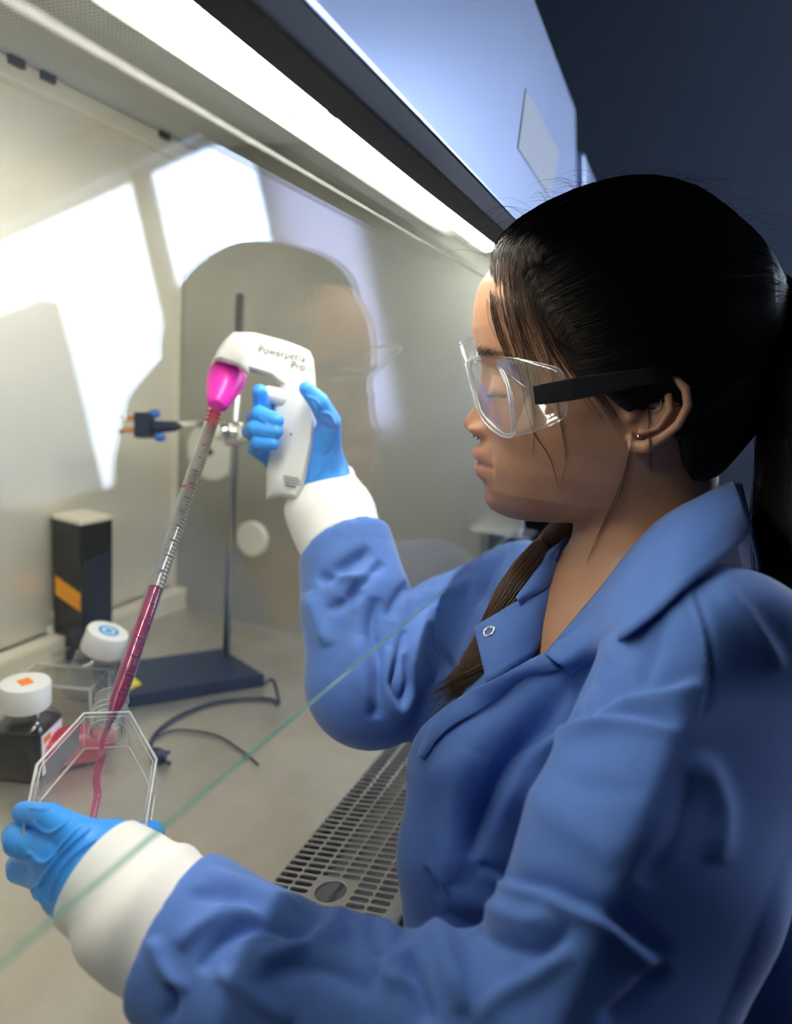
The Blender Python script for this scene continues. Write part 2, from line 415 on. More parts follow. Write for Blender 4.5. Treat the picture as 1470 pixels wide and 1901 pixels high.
for i in range(11): s_.box((2.478 + .002 * math.sin(i), ys[i], WB - .05), (2.481 + .002 * math.sin(i), ys[i + 1], WT - .02))
s_.build('shade_cloth', M_shade, sh)
MB().tube([(2.465, -.99, WT + .0), (2.465, -.585, WT + .0)], .022, 14).build('roller', M_white_wall, sh, smooth=True)
# building across the street, seen only as a reflection
bd = empty('building', (9.5, -8.5, -4), 'grey flat roofed building outside, mirrored in the cabinet glass at left', 'building')
M_bld = mat('grey rendered facade', (.12, .12, .115), .9)
MB().box((9.5, -16.5, -4), (9.9, -9.85, Z0 + 3.95)).build('facade', M_bld, bd)

# ================================================================== CABINET
TZ = Z0 - .438           # work surface, 0.75 m
CX0, CX1 = .06, .915    # inner ends
YB = .76
TILT = math.tan(math.radians(9))
cab = empty('biosafety_cabinet', (.40, .45, 0), 'stainless biosafety cabinet with lit interior, glass sash and dark grey header', 'safety cabinet')
def zc(z): return Z0 + z
MB().box((CX0, YB, TZ - .02), (CX1, YB + .012, zc(.42))).build('back_panel', M_steel, cab)
sp = [(YB + .012, TZ - .02), (.135, TZ - .02), (.135, TZ + .02), (.168, zc(-.22)), (.168 + TILT * .42, zc(.20)), (.25, zc(.42)), (YB + .012, zc(.42))]
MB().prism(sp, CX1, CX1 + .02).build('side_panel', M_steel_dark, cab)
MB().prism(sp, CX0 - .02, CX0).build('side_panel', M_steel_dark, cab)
# folded corner trim where back and side meet
MB().box((CX1 - .007, YB - .007, TZ), (CX1, YB, zc(.277))).build('corner_trim', M_cream, cab, bevel=.002)
# perforated air diffuser overhead
M_perf = mat('perforated white diffuser', (.62, .63, .61), .5)
tn = M_perf.node_tree; b = tn.nodes['Principled BSDF']; tc = N(M_perf, 'ShaderNodeTexCoord'); vm = N(M_perf, 'ShaderNodeVectorMath', operation='MULTIPLY'); vm.inputs[1].default_value = (1 / .0055, 1 / .0055, 0)
fr = N(M_perf, 'ShaderNodeVectorMath', operation='FRACTION'); sb = N(M_perf, 'ShaderNodeVectorMath', operation='SUBTRACT'); sb.inputs[1].default_value = (.5, .5, 0); ln = N(M_perf, 'ShaderNodeVectorMath', operation='LENGTH')
lt = N(M_perf, 'ShaderNodeMath', operation='LESS_THAN'); lt.inputs[1].default_value = .30; mc = N(M_perf, 'ShaderNodeMix', data_type='RGBA')
mc.inputs[6].default_value = (.60, .62, .60, 1); mc.inputs[7].default_value = (.30, .32, .32, 1)
tn.links.new(tc.outputs['Object'], vm.inputs[0]); tn.links.new(vm.outputs[0], fr.inputs[0]); tn.links.new(fr.outputs[0], sb.inputs[0]); tn.links.new(sb.outputs[0], ln.inputs[0])
tn.links.new(ln.outputs['Value'], lt.inputs[0]); tn.links.new(lt.outputs[0], mc.inputs[0]); tn.links.new(mc.outputs[2], b.inputs['Base Color'])
MB().box((CX0, .315, zc(.297)), (CX1, YB, zc(.31))).build('air_diffuser', M_perf, cab)
MB().box((CX0, YB - .022, zc(.2745)), (CX1, YB, zc(.2965))).build('diffuser_rail', M_cream, cab, bevel=.002)
for px_, py_ in ((30, 118), (88, 145), (305, 247)):
    d = ray(px_, py_); k = (YB - .024) / d[1]; x = d[0] * k
    MB().box((x - .009, YB - .028, zc(.288)), (x + .009, YB - .0215, zc(.2975))).build('rail_clip', M_winframe, cab)
# lamp housing behind the header: reflector, tube, end holders
hz = zc(.180)
MB().prism([(.2235, hz + .03), (.2255, hz), (.300, hz), (.312, hz - .006), (.318, hz - .006), (.318, zc(.31)), (.2235, zc(.31))], CX0, CX1).build('lamp_reflector', mat('white lamp reflector', (.80, .81, .76), .45), cab)
M_tube = bpy.data.materials.new('lit fluorescent tube'); M_tube.use_nodes = True; tn = M_tube.node_tree; tn.nodes.clear(); eo = N(M_tube, 'ShaderNodeOutputMaterial'); em = N(M_tube, 'ShaderNodeEmission')
em.inputs[0].default_value = (1, .955, .85, 1); em.inputs[1].default_value = TUBE; tn.links.new(em.outputs[0], eo.inputs[0])
ty, tz = .248, zc(.161)
tb = MB().tube([(CX0 + .04, ty, tz), (CX1 - .05, ty, tz)], .0115, 20).build('fluorescent_tube', M_tube, cab, smooth=True)
for x in (CX0 + .03, CX1 - .05, .43):
    MB().box((x - .006, ty - .014, tz - .006), (x + .006, ty + .02, hz)).build('lamp_holder', M_white, cab, bevel=.002)
# header bar hiding the lamp, painted front panel above it
py_ = lambda z: .17 + TILT * (z - .147)
MB().prism([(.1757, zc(.132)), (.2025, zc(.132)), (.2025, zc(.1475)), (.22, zc(.160)), (.22, zc(.19)), (py_(.19) + .003, zc(.19)), (.1722, zc(.1468))], CX0 - .03, 1.12).build('header_bar', M_header, cab, bevel=.0015)
MB().prism([(py_(.1468), zc(.1468)), (py_(.395), zc(.395)), (py_(.395) + .03, zc(.403)), (YB + .02, zc(.43)), (YB + .02, zc(.42)), (py_(.395) + .02, zc(.38)), (.212, zc(.165))], CX0 - .03, 1.12).build('front_panel', M_panel, cab, bevel=.002)
# glass sash: slab leaning back 9 degrees, polished green bottom edge
th = .0036; e0 = np.array([.172, zc(-.2)]); e1 = np.array([.172 + TILT * .40, zc(.20)]); nn = np.array([math.cos(math.radians(9)), -math.sin(math.radians(9))]) * th
v = []
for x in (CX0 + .002, CX1 - .002):
    for q in (e0, e1, e1 + nn, e0 + nn): v.append((x, q[0], q[1]))
sash = from_py('glass_sash', v, [(0, 1, 5, 4), (3, 7, 6, 2), (0, 4, 7, 3), (1, 2, 6, 5), (0, 3, 2, 1), (4, 5, 6, 7)], [M_glass, M_glass_edge], cab)
for i, p in enumerate(sash.data.polygons): p.material_index = 1 if i == 2 else 0
fix_normals(sash)
# foot of the fixed upper pane, seen through the sash
yq = lambda z: .172 + TILT * (z + .2) + .006
MB().prism([(yq(.1075), zc(.1075)), (yq(.1075) + .0015, zc(.1075)), (yq(.1095) + .0015, zc(.1095)), (yq(.1095), zc(.1095))], CX0 + .003, CX1 - .003).build('upper_pane_edge', M_clear_rim, cab)
# work tray
MB().box((CX0, .2545, TZ - .012), (CX1, YB, TZ)).build('work_tray', M_table, cab)
# slotted exhaust ledge along the foot of the back wall
lg = MB(); lg.box((CX0, YB - .03, TZ + .001), (CX1, YB - .0005, TZ + .006)); lg.box((CX0, YB - .006, TZ + .001), (CX1, YB - .0005, TZ + .034))
n_ = 150
for k in range(n_):
    x = CX0 + (CX1 - CX0) * k / n_
    lg.box((x, YB - .030, TZ + .006), (x + .0045, YB - .026, TZ + .028))
lg.box((CX0, YB - .031, TZ + .028), (CX1, YB - .0005, TZ + .034))
lg.build('rear_exhaust_grille', M_cream, cab)
MB().box((CX0, YB - .0255, TZ + .0062), (CX1, YB - .008, TZ + .0275)).build('exhaust_duct', M_blackpl, cab)
# perforated front air grille: rises towards the operator
GS = .25
def gz(y): return TZ + GS * (.2545 - y)
def hole_cell(V, F, cx, cy, ax, ay, hx, hy, hr, seg=6, dep=.0016, rnd=False):
    """cell (half size ax, ay) with a rounded hole (half size hx, hy)"""
    out = []; inn = []
    if rnd:
        n = 32
        inn = [(cx + hx * math.cos(2 * PI * i / n), cy + hy * math.sin(2 * PI * i / n)) for i in range(n)]
    else:
        for (sx, sy, a0) in ((1, 1, 0), (-1, 1, PI / 2), (-1, -1, PI), (1, -1, 1.5 * PI)):
            for i in range(seg): a = a0 + PI / 2 * i / (seg - 1); inn.append((cx + sx * (hx - hr) + hr * math.cos(a), cy + sy * (hy - hr) + hr * math.sin(a)))
    n = len(inn)
    for (x, y) in inn:
        dx, dy = (x - cx), (y - cy); k = min(ax / abs(dx) if abs(dx) > 1e-9 else 1e9, ay / abs(dy) if abs(dy) > 1e-9 else 1e9)
        out.append((cx + dx * k, cy + dy * k))
    # snap the nearest points on to the corners
    for sx, sy in ((1, 1), (-1, 1), (-1, -1), (1, -1)):
        j = min(range(n), key=lambda i: (out[i][0] - cx - sx * ax) ** 2 + (out[i][1] - cy - sy * ay) ** 2); out[j] = (cx + sx * ax, cy + sy * ay)
    b = len(V)
    e = .0005
    for (x, y) in out: V.append((x, y, gz(y)))
    for (x, y) in inn:
        dx, dy = x - cx, y - cy; l = math.hypot(dx, dy); V.append((x + dx / l * e, y + dy / l * e, gz(y)))
    for (x, y) in inn: V.append((x, y, gz(y) - e))
    for (x, y) in inn: V.append((x, y, gz(y) - dep))
    for i in range(n):
        j = (i + 1) % n
        for L in range(3): F.append((b + L * n + i, b + L * n + j, b + (L + 1) * n + j, b + (L + 1) * n + i))
V = []; F = []
ax, ay = .0079 / 2, .0183 / 2; ycol = [.2448 - .0183 * i for i in range(6)]
circ = [.4405 - 4 * .0079 * 14 + .0079 * 28 * k for k in range(-1, 4)]
circ = [.4405 + .0079 * r for r in (-56, -28, 0, 28, 56)]
nr = int((CX1 - CX0) / .0079); x0g = .4405 + .0079 * .5 - .0079 * int((.4405 - CX0) / .0079)
for i in range(nr):
    x = x0g + i * .0079
    if x + ax > CX1 - .001: break
    near = min(abs(x - c) for c in circ)
    for j, y in enumerate(ycol):
        if near < .0079 * 2 and j in (2, 3): continue
        hole_cell(V, F, x, y, ax, ay, .0027, .0080, .00265)
xe = x
for c in circ:
    if c - .0158 > CX0: hole_cell(V, F, c, (ycol[2] + ycol[3]) / 2, .0158, .0183, .0130, .0130, 0, rnd=True)
yf = ycol[5] - ay; yb = ycol[0] + ay
def q(a, b_, c, d): V.extend([a, b_, c, d]); n = len(V); F.append((n - 4, n - 3, n - 2, n - 1))
q((CX0, yb, gz(yb)), (CX1, yb, gz(yb)), (CX1, .2545, TZ), (CX0, .2545, TZ))
prof = [(yf, gz(yf)), (.1335, gz(.1335)), (.1315, gz(.1335) - .0004), (.1305, gz(.1335) - .0022), (.1303, gz(.1335) - .03)]
for a, b_ in zip(prof[:-1], prof[1:]): q((CX0, a[0], a[1]), (CX0, b_[0], b_[1]), (CX1, b_[0], b_[1]), (CX1, a[0], a[1]))
q((CX0, yf, gz(yf)), (x0g - ax, yf, gz(yf)), (x0g - ax, yb, gz(yb)), (CX0, yb, gz(yb)))
q((xe - ax, yf, gz(yf)), (CX1, yf, gz(yf)), (CX1, yb, gz(yb)), (xe - ax, yb, gz(yb)))
gr = fix_normals(from_py('front_air_grille', V, F, M_grille, cab))
MB().prism([(.1300, TZ - .075), (.2545, TZ - .075), (.2545, TZ - .012), (.2535, TZ - .012), (.2535, TZ - .073), (.1300, TZ - .073)], CX0, CX1).build('air_plenum', mat('plenum steel', (.30, .31, .33), .5, .6), cab)
MB().prism([(.1265, gz(.13) - .008), (.112, gz(.13) - .010), (.100, gz(.13) - .03), (.100, TZ - .10), (.1265, TZ - .10)], CX0 - .02, CX1 + .02).build('front_sill', M_grille, cab, bevel=.002)
MB().prism([(.127, TZ - .10), (YB + .01, TZ - .10), (YB + .01, TZ - .076), (.127, TZ - .076)], CX0 - .02, CX1 + .02).build('base_pan', M_header, cab)
for (x, y) in ((CX0 + .02, .18), (CX1 - .04, .18), (CX0 + .02, .70), (CX1 - .04, .70)):
    MB().box((x - .025, y - .025, 0), (x + .025, y + .025, TZ - .10)).build('stand_leg', M_header, cab)
for i, (px_, py2, r) in enumerate(((470, 1000), (398, 850))if False else ((470, 1000, .029), (396, 838, .048))):
    d = ray(px_, py2); k = CX1 / d[0]; c = CPOS + d * k; c[0] = CX1
    pt = MB().lathe([(r, 0), (r, .005), (r * .92, .008), (.0001, .008)], frame(c, x=(0, 1, 0), z=(-1, 0, 0)), 40).build('port_plug', mat('white port plug', (.72, .74, .68), .5), cab, smooth=False)
    if r > .04: MB().lathe([(.006, .008), (.006, .012), (.0001, .012)], frame(c, x=(0, 1, 0), z=(-1, 0, 0)), 16).build('plug_screw', M_blackpl, pt)
# notice stuck on the front panel
pn = np.array([0, -math.cos(math.radians(9)), math.sin(math.radians(9))]); p0 = np.array([0, .17, zc(.147)]) + pn * .0012
cs = []
for p in ((977, 164), (1038, 283), (1022, 367), (962, 275)):
    d = ray(*p); k = ((p0 - CPOS) @ pn) / (d @ pn); cs.append(CPOS + d * k)
v = cs + [c - pn * .0008 for c in cs]
nt_ = from_py('paper_notice', v, [(0, 1, 2, 3), (7, 6, 5, 4), (0, 4, 5, 1), (1, 5, 6, 2), (2, 6, 7, 3), (3, 7, 4, 0)], M_paper)
meta(fix_normals(nt_), 'blank white notice sheet stuck on the blue-lit cabinet front panel', 'notice')
# neighbouring cabinet
nc = empty('neighbouring_cabinet', (1.6, .45, 0), 'second pale cabinet standing behind the first, glimpsed above the black hair', 'safety cabinet')
zt = .352; yy = lambda z: .165 + TILT * (z - .147)
MB().prism([(yy(0.0), zc(0.0)), (yy(zt), zc(zt)), (yy(zt) + .03, zc(zt) + .012), (YB, zc(zt) + .012), (YB, zc(0.0))], 1.175, 2.1).build('cabinet_body', M_panel, nc, bevel=.004)
MB().prism([(yy(0) + .02, .75), (YB, .75), (YB, zc(0)), (yy(0) + .02, zc(0))], 1.19, 2.1).build('lower_body', M_header, nc)
MB().box((1.2, .2, 0), (2.08, YB, .75)).build('base', M_header, nc)

# ================================================================== PERSON
H0 = P(1140, 740, .535); Fh = nrm((-.21996, .97551, 0)); Sh = nrm((-.97551, -.21996, 0)); Uh = np.array([0, 0, 1.])
def HL(f, s, u): return H0 + Fh * (f * .001) + Sh * (s * .001) + Uh * (u * .001)      # millimetres in the head's frame
def tab(pairs):
    a = np.array(sorted(pairs)); 
    return lambda u: np.interp(u, a[:, 0], a[:, 1])
F_ = tab([(-112, 60), (-104, 74), (-98, 83), (-90, 88), (-80, 91), (-60, 93), (-45, 94), (-30, 94.5), (-12, 97), (5, 100), (16, 104), (25, 109), (33, 113), (44, 116.5), (59, 117), (70, 116), (78, 114), (93, 105), (108, 91), (120, 74), (130, 54), (138, 32), (142, 2)])
B_ = tab([(-112, 40), (-80, 52), (-60, 62), (-40, 76), (-10, 92), (20, 98), (50, 98), (80, 92), (100, 82), (118, 66), (132, 44), (139, 22), (142, 2)])
W_t = tab([(-112, 20), (-104, 27), (-95, 37), (-80, 49), (-60, 58), (-30, 66.5), (-10, 69), (10, 70), (30, 71), (60, 72), (90, 67), (108, 59), (122, 47), (133, 31), (139, 16), (142, 2)])
nose = tab([(30, 0), (22, .6), (16, 2), (5, 5.3), (-5, 7.8), (-12, 9.6), (-17, 12), (-21, 14.8), (-25.5, 18.6), (-29, 20.6), (-32.5, 20.4), (-35.5, 17.8), (-38, 13.6), (-40.5, 8.6), (-43, 4.5), (-46, 1.5), (-49, 0)])
lips = tab([(-40, 0), (-43, 2), (-46, 5.5), (-49, 9.8), (-51.5, 12.3), (-54.5, 12.6), (-57.5, 11.0), (-59.6, 7.0), (-60.6, 5.6), (-61.6, 7.2), (-64, 9.8), (-67.5, 10.2), (-70.5, 8.6), (-73.5, 5.0), (-76.5, 2.2), (-80, .8), (-84, 0)])
chin = tab([(-74, 0), (-80, .8), (-86, 2.6), (-92, 4.0), (-98, 4.5), (-104, 3), (-110, 0)])
def gs(x, w): return np.exp(-(x / w) ** 2)
def head_sdf(x, y, z):
    dx, dy, dz = (x - H0[0]) * 1000, (y - H0[1]) * 1000, (z - H0[2]) * 1000
    f = dx * Fh[0] + dy * Fh[1]; s = dx * Sh[0] + dy * Sh[1]; u = dz + 0 * s; f = f + 0 * u; s = s + 0 * u
    a = np.abs(s)
    Fm, Bm, Wm = F_(u), B_(u), W_t(u)
    front = smoothstep(f, 30, 60)
    # nose: narrow bridge, round tip, wings
    nw = np.interp(u, [-42, -34, -28, -20, -8, 8, 20], [13.5, 12.2, 10.5, 8.0, 6.8, 7.2, 9])
    n = nose(u) * np.exp(-(a / nw) ** 2.3)
    n = n + 9.0 * gs(a - 12.8, 5.2) * gs(u + 35.0, 5.6) - 2.0 * gs(a - 18.5, 2.6) * gs(u + 34, 7)
    n = n - 7.5 * gs(a - 6.6, 3.4) * gs(u + 41.5, 2.6)                      # nostrils
    lw = 25.0
    l = lips(u + .0016 * a * a) * np.clip(1 - (a / lw) ** 2.6, 0, 1)
    l = l - 2.2 * gs(a - 24.5, 3.4) * gs(u + 61.5, 2.4) + 1.3 * gs(a - 29, 5) * gs(u + 62, 8)
    l = l - 1.0 * gs(a, 2.8) * gs(u + 46.5, 4)                              # philtrum
    c = chin(u) * gs(a, 17)
    e = -4.6 * gs(a - 29, 13) * gs(u - 4, 11) - 3.4 * gs(a - 14, 5.5) * gs(u - 7, 9)
    e = e + 6.2 * gs(a - 31, 11.5) * gs(u - 0.5, 8.5)                        # closed lid over the eyeball
    e = e - 1.5 * gs(u + 5.0 - .0035 * (a - 31) ** 2, 1.1) * smoothstep(a, 17, 22) * (1 - smoothstep(a, 42, 46))
    e = e - .9 * gs(u - 9.5 + .004 * (a - 31) ** 2, 1.4) * smoothstep(a, 17, 22) * (1 - smoothstep(a, 42, 47))
    e = e + 2.4 * gs(a - 30, 17) * gs(u - 24, 7) + 2.8 * gs(a - 41, 14) * gs(u + 26, 15) - 1.5 * gs(a - 17, 7) * gs(u + 16, 12)
    ff = f - (n + l + c + e) * front
    p = np.where(ff > 0, 2.35, 2.1)
    E_ = np.where(ff > 0, Fm, Bm)
    L = ((np.abs(ff) / E_) ** p + (a / Wm) ** p) ** (1 / p) + 1e-6
    rho = np.sqrt(ff * ff + s * s)
    d = (rho - rho / L) * .9
    pl = -(u + 106.0 - .14 * np.clip(76 - f, 0, 140)) * .97
    d = np.where(u > 142, np.sqrt(d * d + (u - 142) ** 2) + .3, d)
    k = 15.0; h = np.maximum(k - np.abs(d - pl), 0) / k; d = np.maximum(d, pl) + h * h * k * .25
    return d * .001
def grid_axis(segs):
    """[(start, end, step), ...]"""
    out = []
    for a, b, st in segs: out += list(np.arange(a, b - 1e-9, st))
    out.append(segs[-1][1]); return np.array(out)
hz = H0[2]
NB = HL(-44, 0, -170)                      # root of the neck
SHL = np.array([.425, -.045, zc(-.162)]); SHR = np.array([.690, .118, zc(-.222)])
ELL = P(1050, 1975, .325); WRL = P(195, 1628, .400)
ELR = P(690, 1262, .610); WRR = P(600, 905, .690)
PEL = np.array([.66, -.13, zc(-.56)])
lat = nrm(SHR - SHL); lat[2] = 0; lat = nrm(lat); fwd = np.array([-lat[1], lat[0], 0.])
CH = (SHL + SHR) / 2 + np.array([0.0, -.005, -.115])
TA = np.stack([lat, fwd, [0, 0, 1.]])
hand_R = [  # (points, radii)
    ([P(482, 727, .634), P(484, 746, .642), P(500, 760, .672), P(566, 775, .694)], [.0072, .0078, .0082, .010]),
    ([P(514, 781, .6275), P(482, 769, .632), P(473, 777, .656), P(505, 800, .690), P(572, 805, .700)], [.0068, .0082, .0084, .009, .011]),
    ([P(513, 801, .6275), P(474, 796, .632), P(464, 801, .655), P(500, 820, .690), P(575, 832, .698)], [.0066, .0078, .0080, .009, .011]),
    ([P(507, 824, .629), P(480, 822, .633), P(473, 832, .655), P(510, 855, .685), P(578, 860, .690)], [.0062, .0070, .0074, .009, .011]),
    ([P(569, 722, .6265), P(592, 747, .633), P(611, 782, .648), P(603, 838, .668)], [.0070, .0096, .0112, .0165])]
hand_L = [
    ([P(42, 1507, .420), P(92, 1516, .402), P(150, 1556, .396)], [.0062, .0076, .0105]),
    ([P(64, 1552, .432), P(30, 1550, .422), P(36, 1562, .412), P(112, 1584, .398), P(150, 1590, .404)], [.006, .0082, .0090, .0112, .012]),
    ([P(70, 1612, .455), P(34, 1606, .440), P(38, 1614, .425), P(112, 1626, .402), P(150, 1620, .402)], [.006, .0074, .0080, .0112, .012]),
    ([P(96, 1668, .445), P(80, 1652, .430), P(92, 1654, .414), P(140, 1660, .402), P(165, 1640, .400)], [.0055, .0066, .0072, .0105, .012]),
    ([P(284, 1547, .446), P(262, 1553, .436), P(215, 1595, .415)], [.0078, .0092, .0115])]
def add_hand(fl, fingers, palm, k=.010, kf=.0018, dr=0.):
    g = Field(fl.xs, fl.ys, fl.zs)
    for pts, rs in fingers: g.chain(pts, [r + dr for r in rs], k=kf)
    pf = Field(fl.xs, fl.ys, fl.zs)
    for a, b_, ra, rb in palm: pf.cone(a, b_, ra + dr, rb + dr, k=.012)
    g.merge(pf, k); return g
palm_R = [(P(562, 800, .706), P(592, 868, .680), .021, .025), (P(574, 862, .70), P(598, 900, .690), .022, .0265), (P(590, 868, .690), P(600, 905, .690), .024, .0265), (P(512, 845, .690), P(560, 872, .685), .014, .02)]
palm_L = [(P(138, 1572, .412), P(205, 1615, .402), .017, .023), (P(135, 1625, .408), P(200, 1640, .400), .018, .024), (P(200, 1615, .402), P(255, 1655, .394), .0245, .025), (P(150, 1655, .406), P(200, 1650, .40), .016, .022)]

def sleeve_turn(V):
    """the near upper arm turns away behind the pressed crease of its sleeve"""
    X, Y, Zp = topix(V); ly = np.array([1000, 1100, 1180, 1260, 1352, 1500, 1690, 1901, 2300]); lx = np.array([1345, 1335, 1310, 1290, 1262, 1200, 1125, 1040, 880])
    sd = (X - np.interp(Y, ly, lx)) * .93; w = smoothstep(.62 - Zp, 0, .14) * smoothstep(Y, 1040, 1300) * (Zp > .05)
    soft = 9.0; bend = soft * np.log1p(np.exp(np.clip(sd / soft, -30, 30))) * Zp / FPX
    return V + ((V - CPOS) / np.linalg.norm(V - CPOS, axis=1, keepdims=True)) * (.20 * np.tanh(bend * 1.0 / .20) * w)[:, None]
# one continuous body: head, neck, trunk, arms, hands, legs
gx = grid_axis([(.10, .475, .006), (.475, .665, .00135), (.665, .95, .006)])
gy = grid_axis([(-.30, -.07, .006), (-.07, .172, .00135), (.172, .44, .006)])
gzz = grid_axis([(.03, zc(-.50), .012), (zc(-.50), zc(-.125), .005), (zc(-.125), zc(.145), .00135)])
bf = Field(gx, gy, gzz)
bf.apply(H0 - .16, H0 + .17, head_sdf, pad=.01)
bf.cone(HL(-36, 0, -60), HL(-37, 0, -118), .050, .0505, k=.014)
bf.cone(HL(-37, 0, -118), NB + np.array([0, 0, -.02]), .0505, .056, k=.012)
# ears
for sg_ in (1, -1):
    E3 = lambda f, s, u: HL(f, s * sg_, u)
    bf.ell(E3(-20, 70, -3), (.015, .0045, .023), np.stack([Fh, Sh * sg_ + Fh * .25, Uh]), k=.006)
    hp = [(-5, 71, 0), (-6, 73, 11), (-13, 75, 18), (-24, 77, 19), (-33, 80, 12), (-36, 81, 1), (-32, 80, -12), (-24, 77, -22), (-15, 75, -29), (-8, 72, -30), (-5, 69, -24)]
    hr = [2.2, 2.6, 2.7, 2.8, 2.9, 2.9, 3.0, 3.4, 4.6, 4.2, 3.0]
    bf.chain([E3(*p) for p in hp], [r * .001 for r in hr], k=.0018)
    bf.chain([E3(-13, 74, 11), E3(-23, 77, 8), E3(-26, 78, -3), E3(-20, 76, -15), E3(-11, 74, -19)], [.0022, .0026, .0026, .0028, .003], k=.0025)
    bf.ell(E3(-13, 77, -7), (.0075, .0065, .0095), np.stack([Fh, Sh, Uh]), k=.003, op='s')
    bf.ell(E3(-3, 71, -8), (.0045, .004, .0058), np.stack([Fh, Sh, Uh]), k=.004)
# trunk
bf.chain([NB, SHL + np.array([.04, .0, .0])], [.050, .040], k=.03); bf.chain([NB, SHR + np.array([-.01, 0, .0])], [.050, .042], k=.03)
bf.ell(CH, (.150, .098, .165), TA, k=.03); bf.ell(CH + fwd * .045 + np.array([0, 0, -.02]), (.115, .072, .10), TA, k=.03)
bf.ell((CH + PEL) / 2, (.128, .10, .17), TA, k=.04); bf.ell(PEL, (.165, .125, .12), TA, k=.04)
bf.chain([SHL + FWD * .02, ELL + FWD * .012, P(660, 1915, .356), P(480, 1835, .368), WRL], [.045, .034, .030, .028, .025], k=.02); bf.chain([SHR, ELR, WRR], [.045, .036, .025], k=.02)
for fg, pm in ((hand_R, palm_R), (hand_L, palm_L)):
    for pts, rs in fg: bf.chain(pts, [r - .0036 for r in rs], k=.001)
    for a, b_, ra, rb in pm: bf.cone(a, b_, ra - .004, rb - .004, k=.008)
KN = [PEL + lat * sg_ * .10 + fwd * .26 + np.array([0, 0, -.04]) for sg_ in (-1, 1)]
KN = [np.array([k[0], min(k[1], .11) , zc(-.62)]) for k in KN]
for sg_, kn in zip((-1, 1), KN):
    hip = PEL + lat * sg_ * .085 + np.array([0, 0, -.03]); an = np.array([kn[0] + .01, kn[1] - .03, .10])
    bf.chain([hip, kn, an], [.085, .058, .040], k=.03); bf.cone(an + np.array([0, 0, -.03]), an + np.array([-.02, .13, -.045]), .034, .026, k=.02)
V, F = bf.mesh(); V, F = keep_big(V, F)
del bf
person = empty('person', (PEL[0], PEL[1], 0), 'person with black ponytail, clear safety goggles, blue lab coat and blue gloves, pipetting', 'person')
M_skin = mat('skin', (.41, .22, .13), .47, sss=.12)
tn = M_skin.node_tree; b = tn.nodes['Principled BSDF']; at = N(M_skin, 'ShaderNodeAttribute', attribute_name='tone'); no = N(M_skin, 'ShaderNodeTexNoise'); no.inputs['Scale'].default_value = 60; no.inputs['Detail'].default_value = 6
mx = N(M_skin, 'ShaderNodeMix', data_type='RGBA', blend_type='MULTIPLY'); mx.inputs[0].default_value = .35; tn.links.new(at.outputs[0], mx.inputs[6]); rp = N(M_skin, 'ShaderNodeValToRGB')
rp.color_ramp.elements[0].position = .3; rp.color_ramp.elements[0].color = (.78, .62, .58, 1); rp.color_ramp.elements[1].position = .62; rp.color_ramp.elements[1].color = (1, 1, 1, 1)
tcs = N(M_skin, 'ShaderNodeTexCoord'); tn.links.new(tcs.outputs['Object'], no.inputs['Vector'])
tn.links.new(no.outputs[0], rp.inputs[0]); tn.links.new(rp.outputs[0], mx.inputs[7]); tn.links.new(mx.outputs[2], b.inputs['Base Color'])
n3 = N(M_skin, 'ShaderNodeTexNoise'); n3.inputs['Scale'].default_value = 900; tn.links.new(tcs.outputs['Object'], n3.inputs['Vector']); bp = N(M_skin, 'ShaderNodeBump'); bp.inputs['Strength'].default_value = .12; bp.inputs['Distance'].default_value = .0006
tn.links.new(n3.outputs[0], bp.inputs['Height']); tn.links.new(bp.outputs[0], b.inputs['Normal'])
V = sleeve_turn(V)
V = lap(V, F, 1, .4)
body = np_mesh('body', V, F, M_skin, person)
meta(body, 'warm brown skin of the face, ear and throat')
d = (V - H0) * 1000; f = d @ Fh; s = d @ Sh; u = d[:, 2]; a = np.abs(s)
tone = np.tile(np.array([.42, .222, .132]), (len(V), 1))
def paint(w, c): 
    global tone
    tone = tone * (1 - w[:, None]) + np.array(c) * w[:, None]
fr_ = smoothstep(f, 60, 80)
paint(fr_ * .45 * gs(a - 42, 20) * gs(u + 28, 18), (.42, .185, .125))
paint(fr_ * .40 * gs(a, 15) * gs(u + 32, 9), (.48, .21, .14))
uu = u + .0016 * a * a
lipw = fr_ * np.clip(1 - (a / 24.5) ** 3, 0, 1) * smoothstep(uu, -74, -71.5) * (1 - smoothstep(uu, -51.5, -48.5))
paint(np.clip(lipw, 0, 1) * .85, (.46, .17, .15))
paint(fr_ * np.clip(1 - (a / 24) ** 2, 0, 1) * gs(uu + 60.6, .8) * .7, (.15, .05, .04))
brow = fr_ * gs(u - 26 + .010 * np.maximum(a - 34, 0) ** 1.6, 3.2) * smoothstep(a, 9, 15) * (1 - smoothstep(a, 42, 52))
paint(brow * .55, (.10, .06, .04))
lash = fr_ * gs(u + 5.2 - .0035 * (a - 31) ** 2, .9) * smoothstep(a, 17, 20) * (1 - smoothstep(a, 43, 46))
paint(lash * .9, (.02, .012, .01))
for (ff_, ss, uu_, r_) in ((112, 14, 52, 2.2), (111, 22, 38, 1.8), (104, 30, 60, 1.6), (113, 9, 47, 1.5), (82, 18, -88, 1.6), (80, 30, -70, 1.3)):
    dd = np.sqrt((f - ff_) ** 2 + (s - ss) ** 2 + (u - uu_) ** 2); paint(.35 * gs(dd, r_ * 2), (.50, .14, .10))
ca = body.data.color_attributes.new('tone', 'FLOAT_COLOR', 'POINT')
ca.data.foreach_set('color', np.concatenate([tone, np.ones((len(V), 1))], 1).astype(np.float32).ravel())

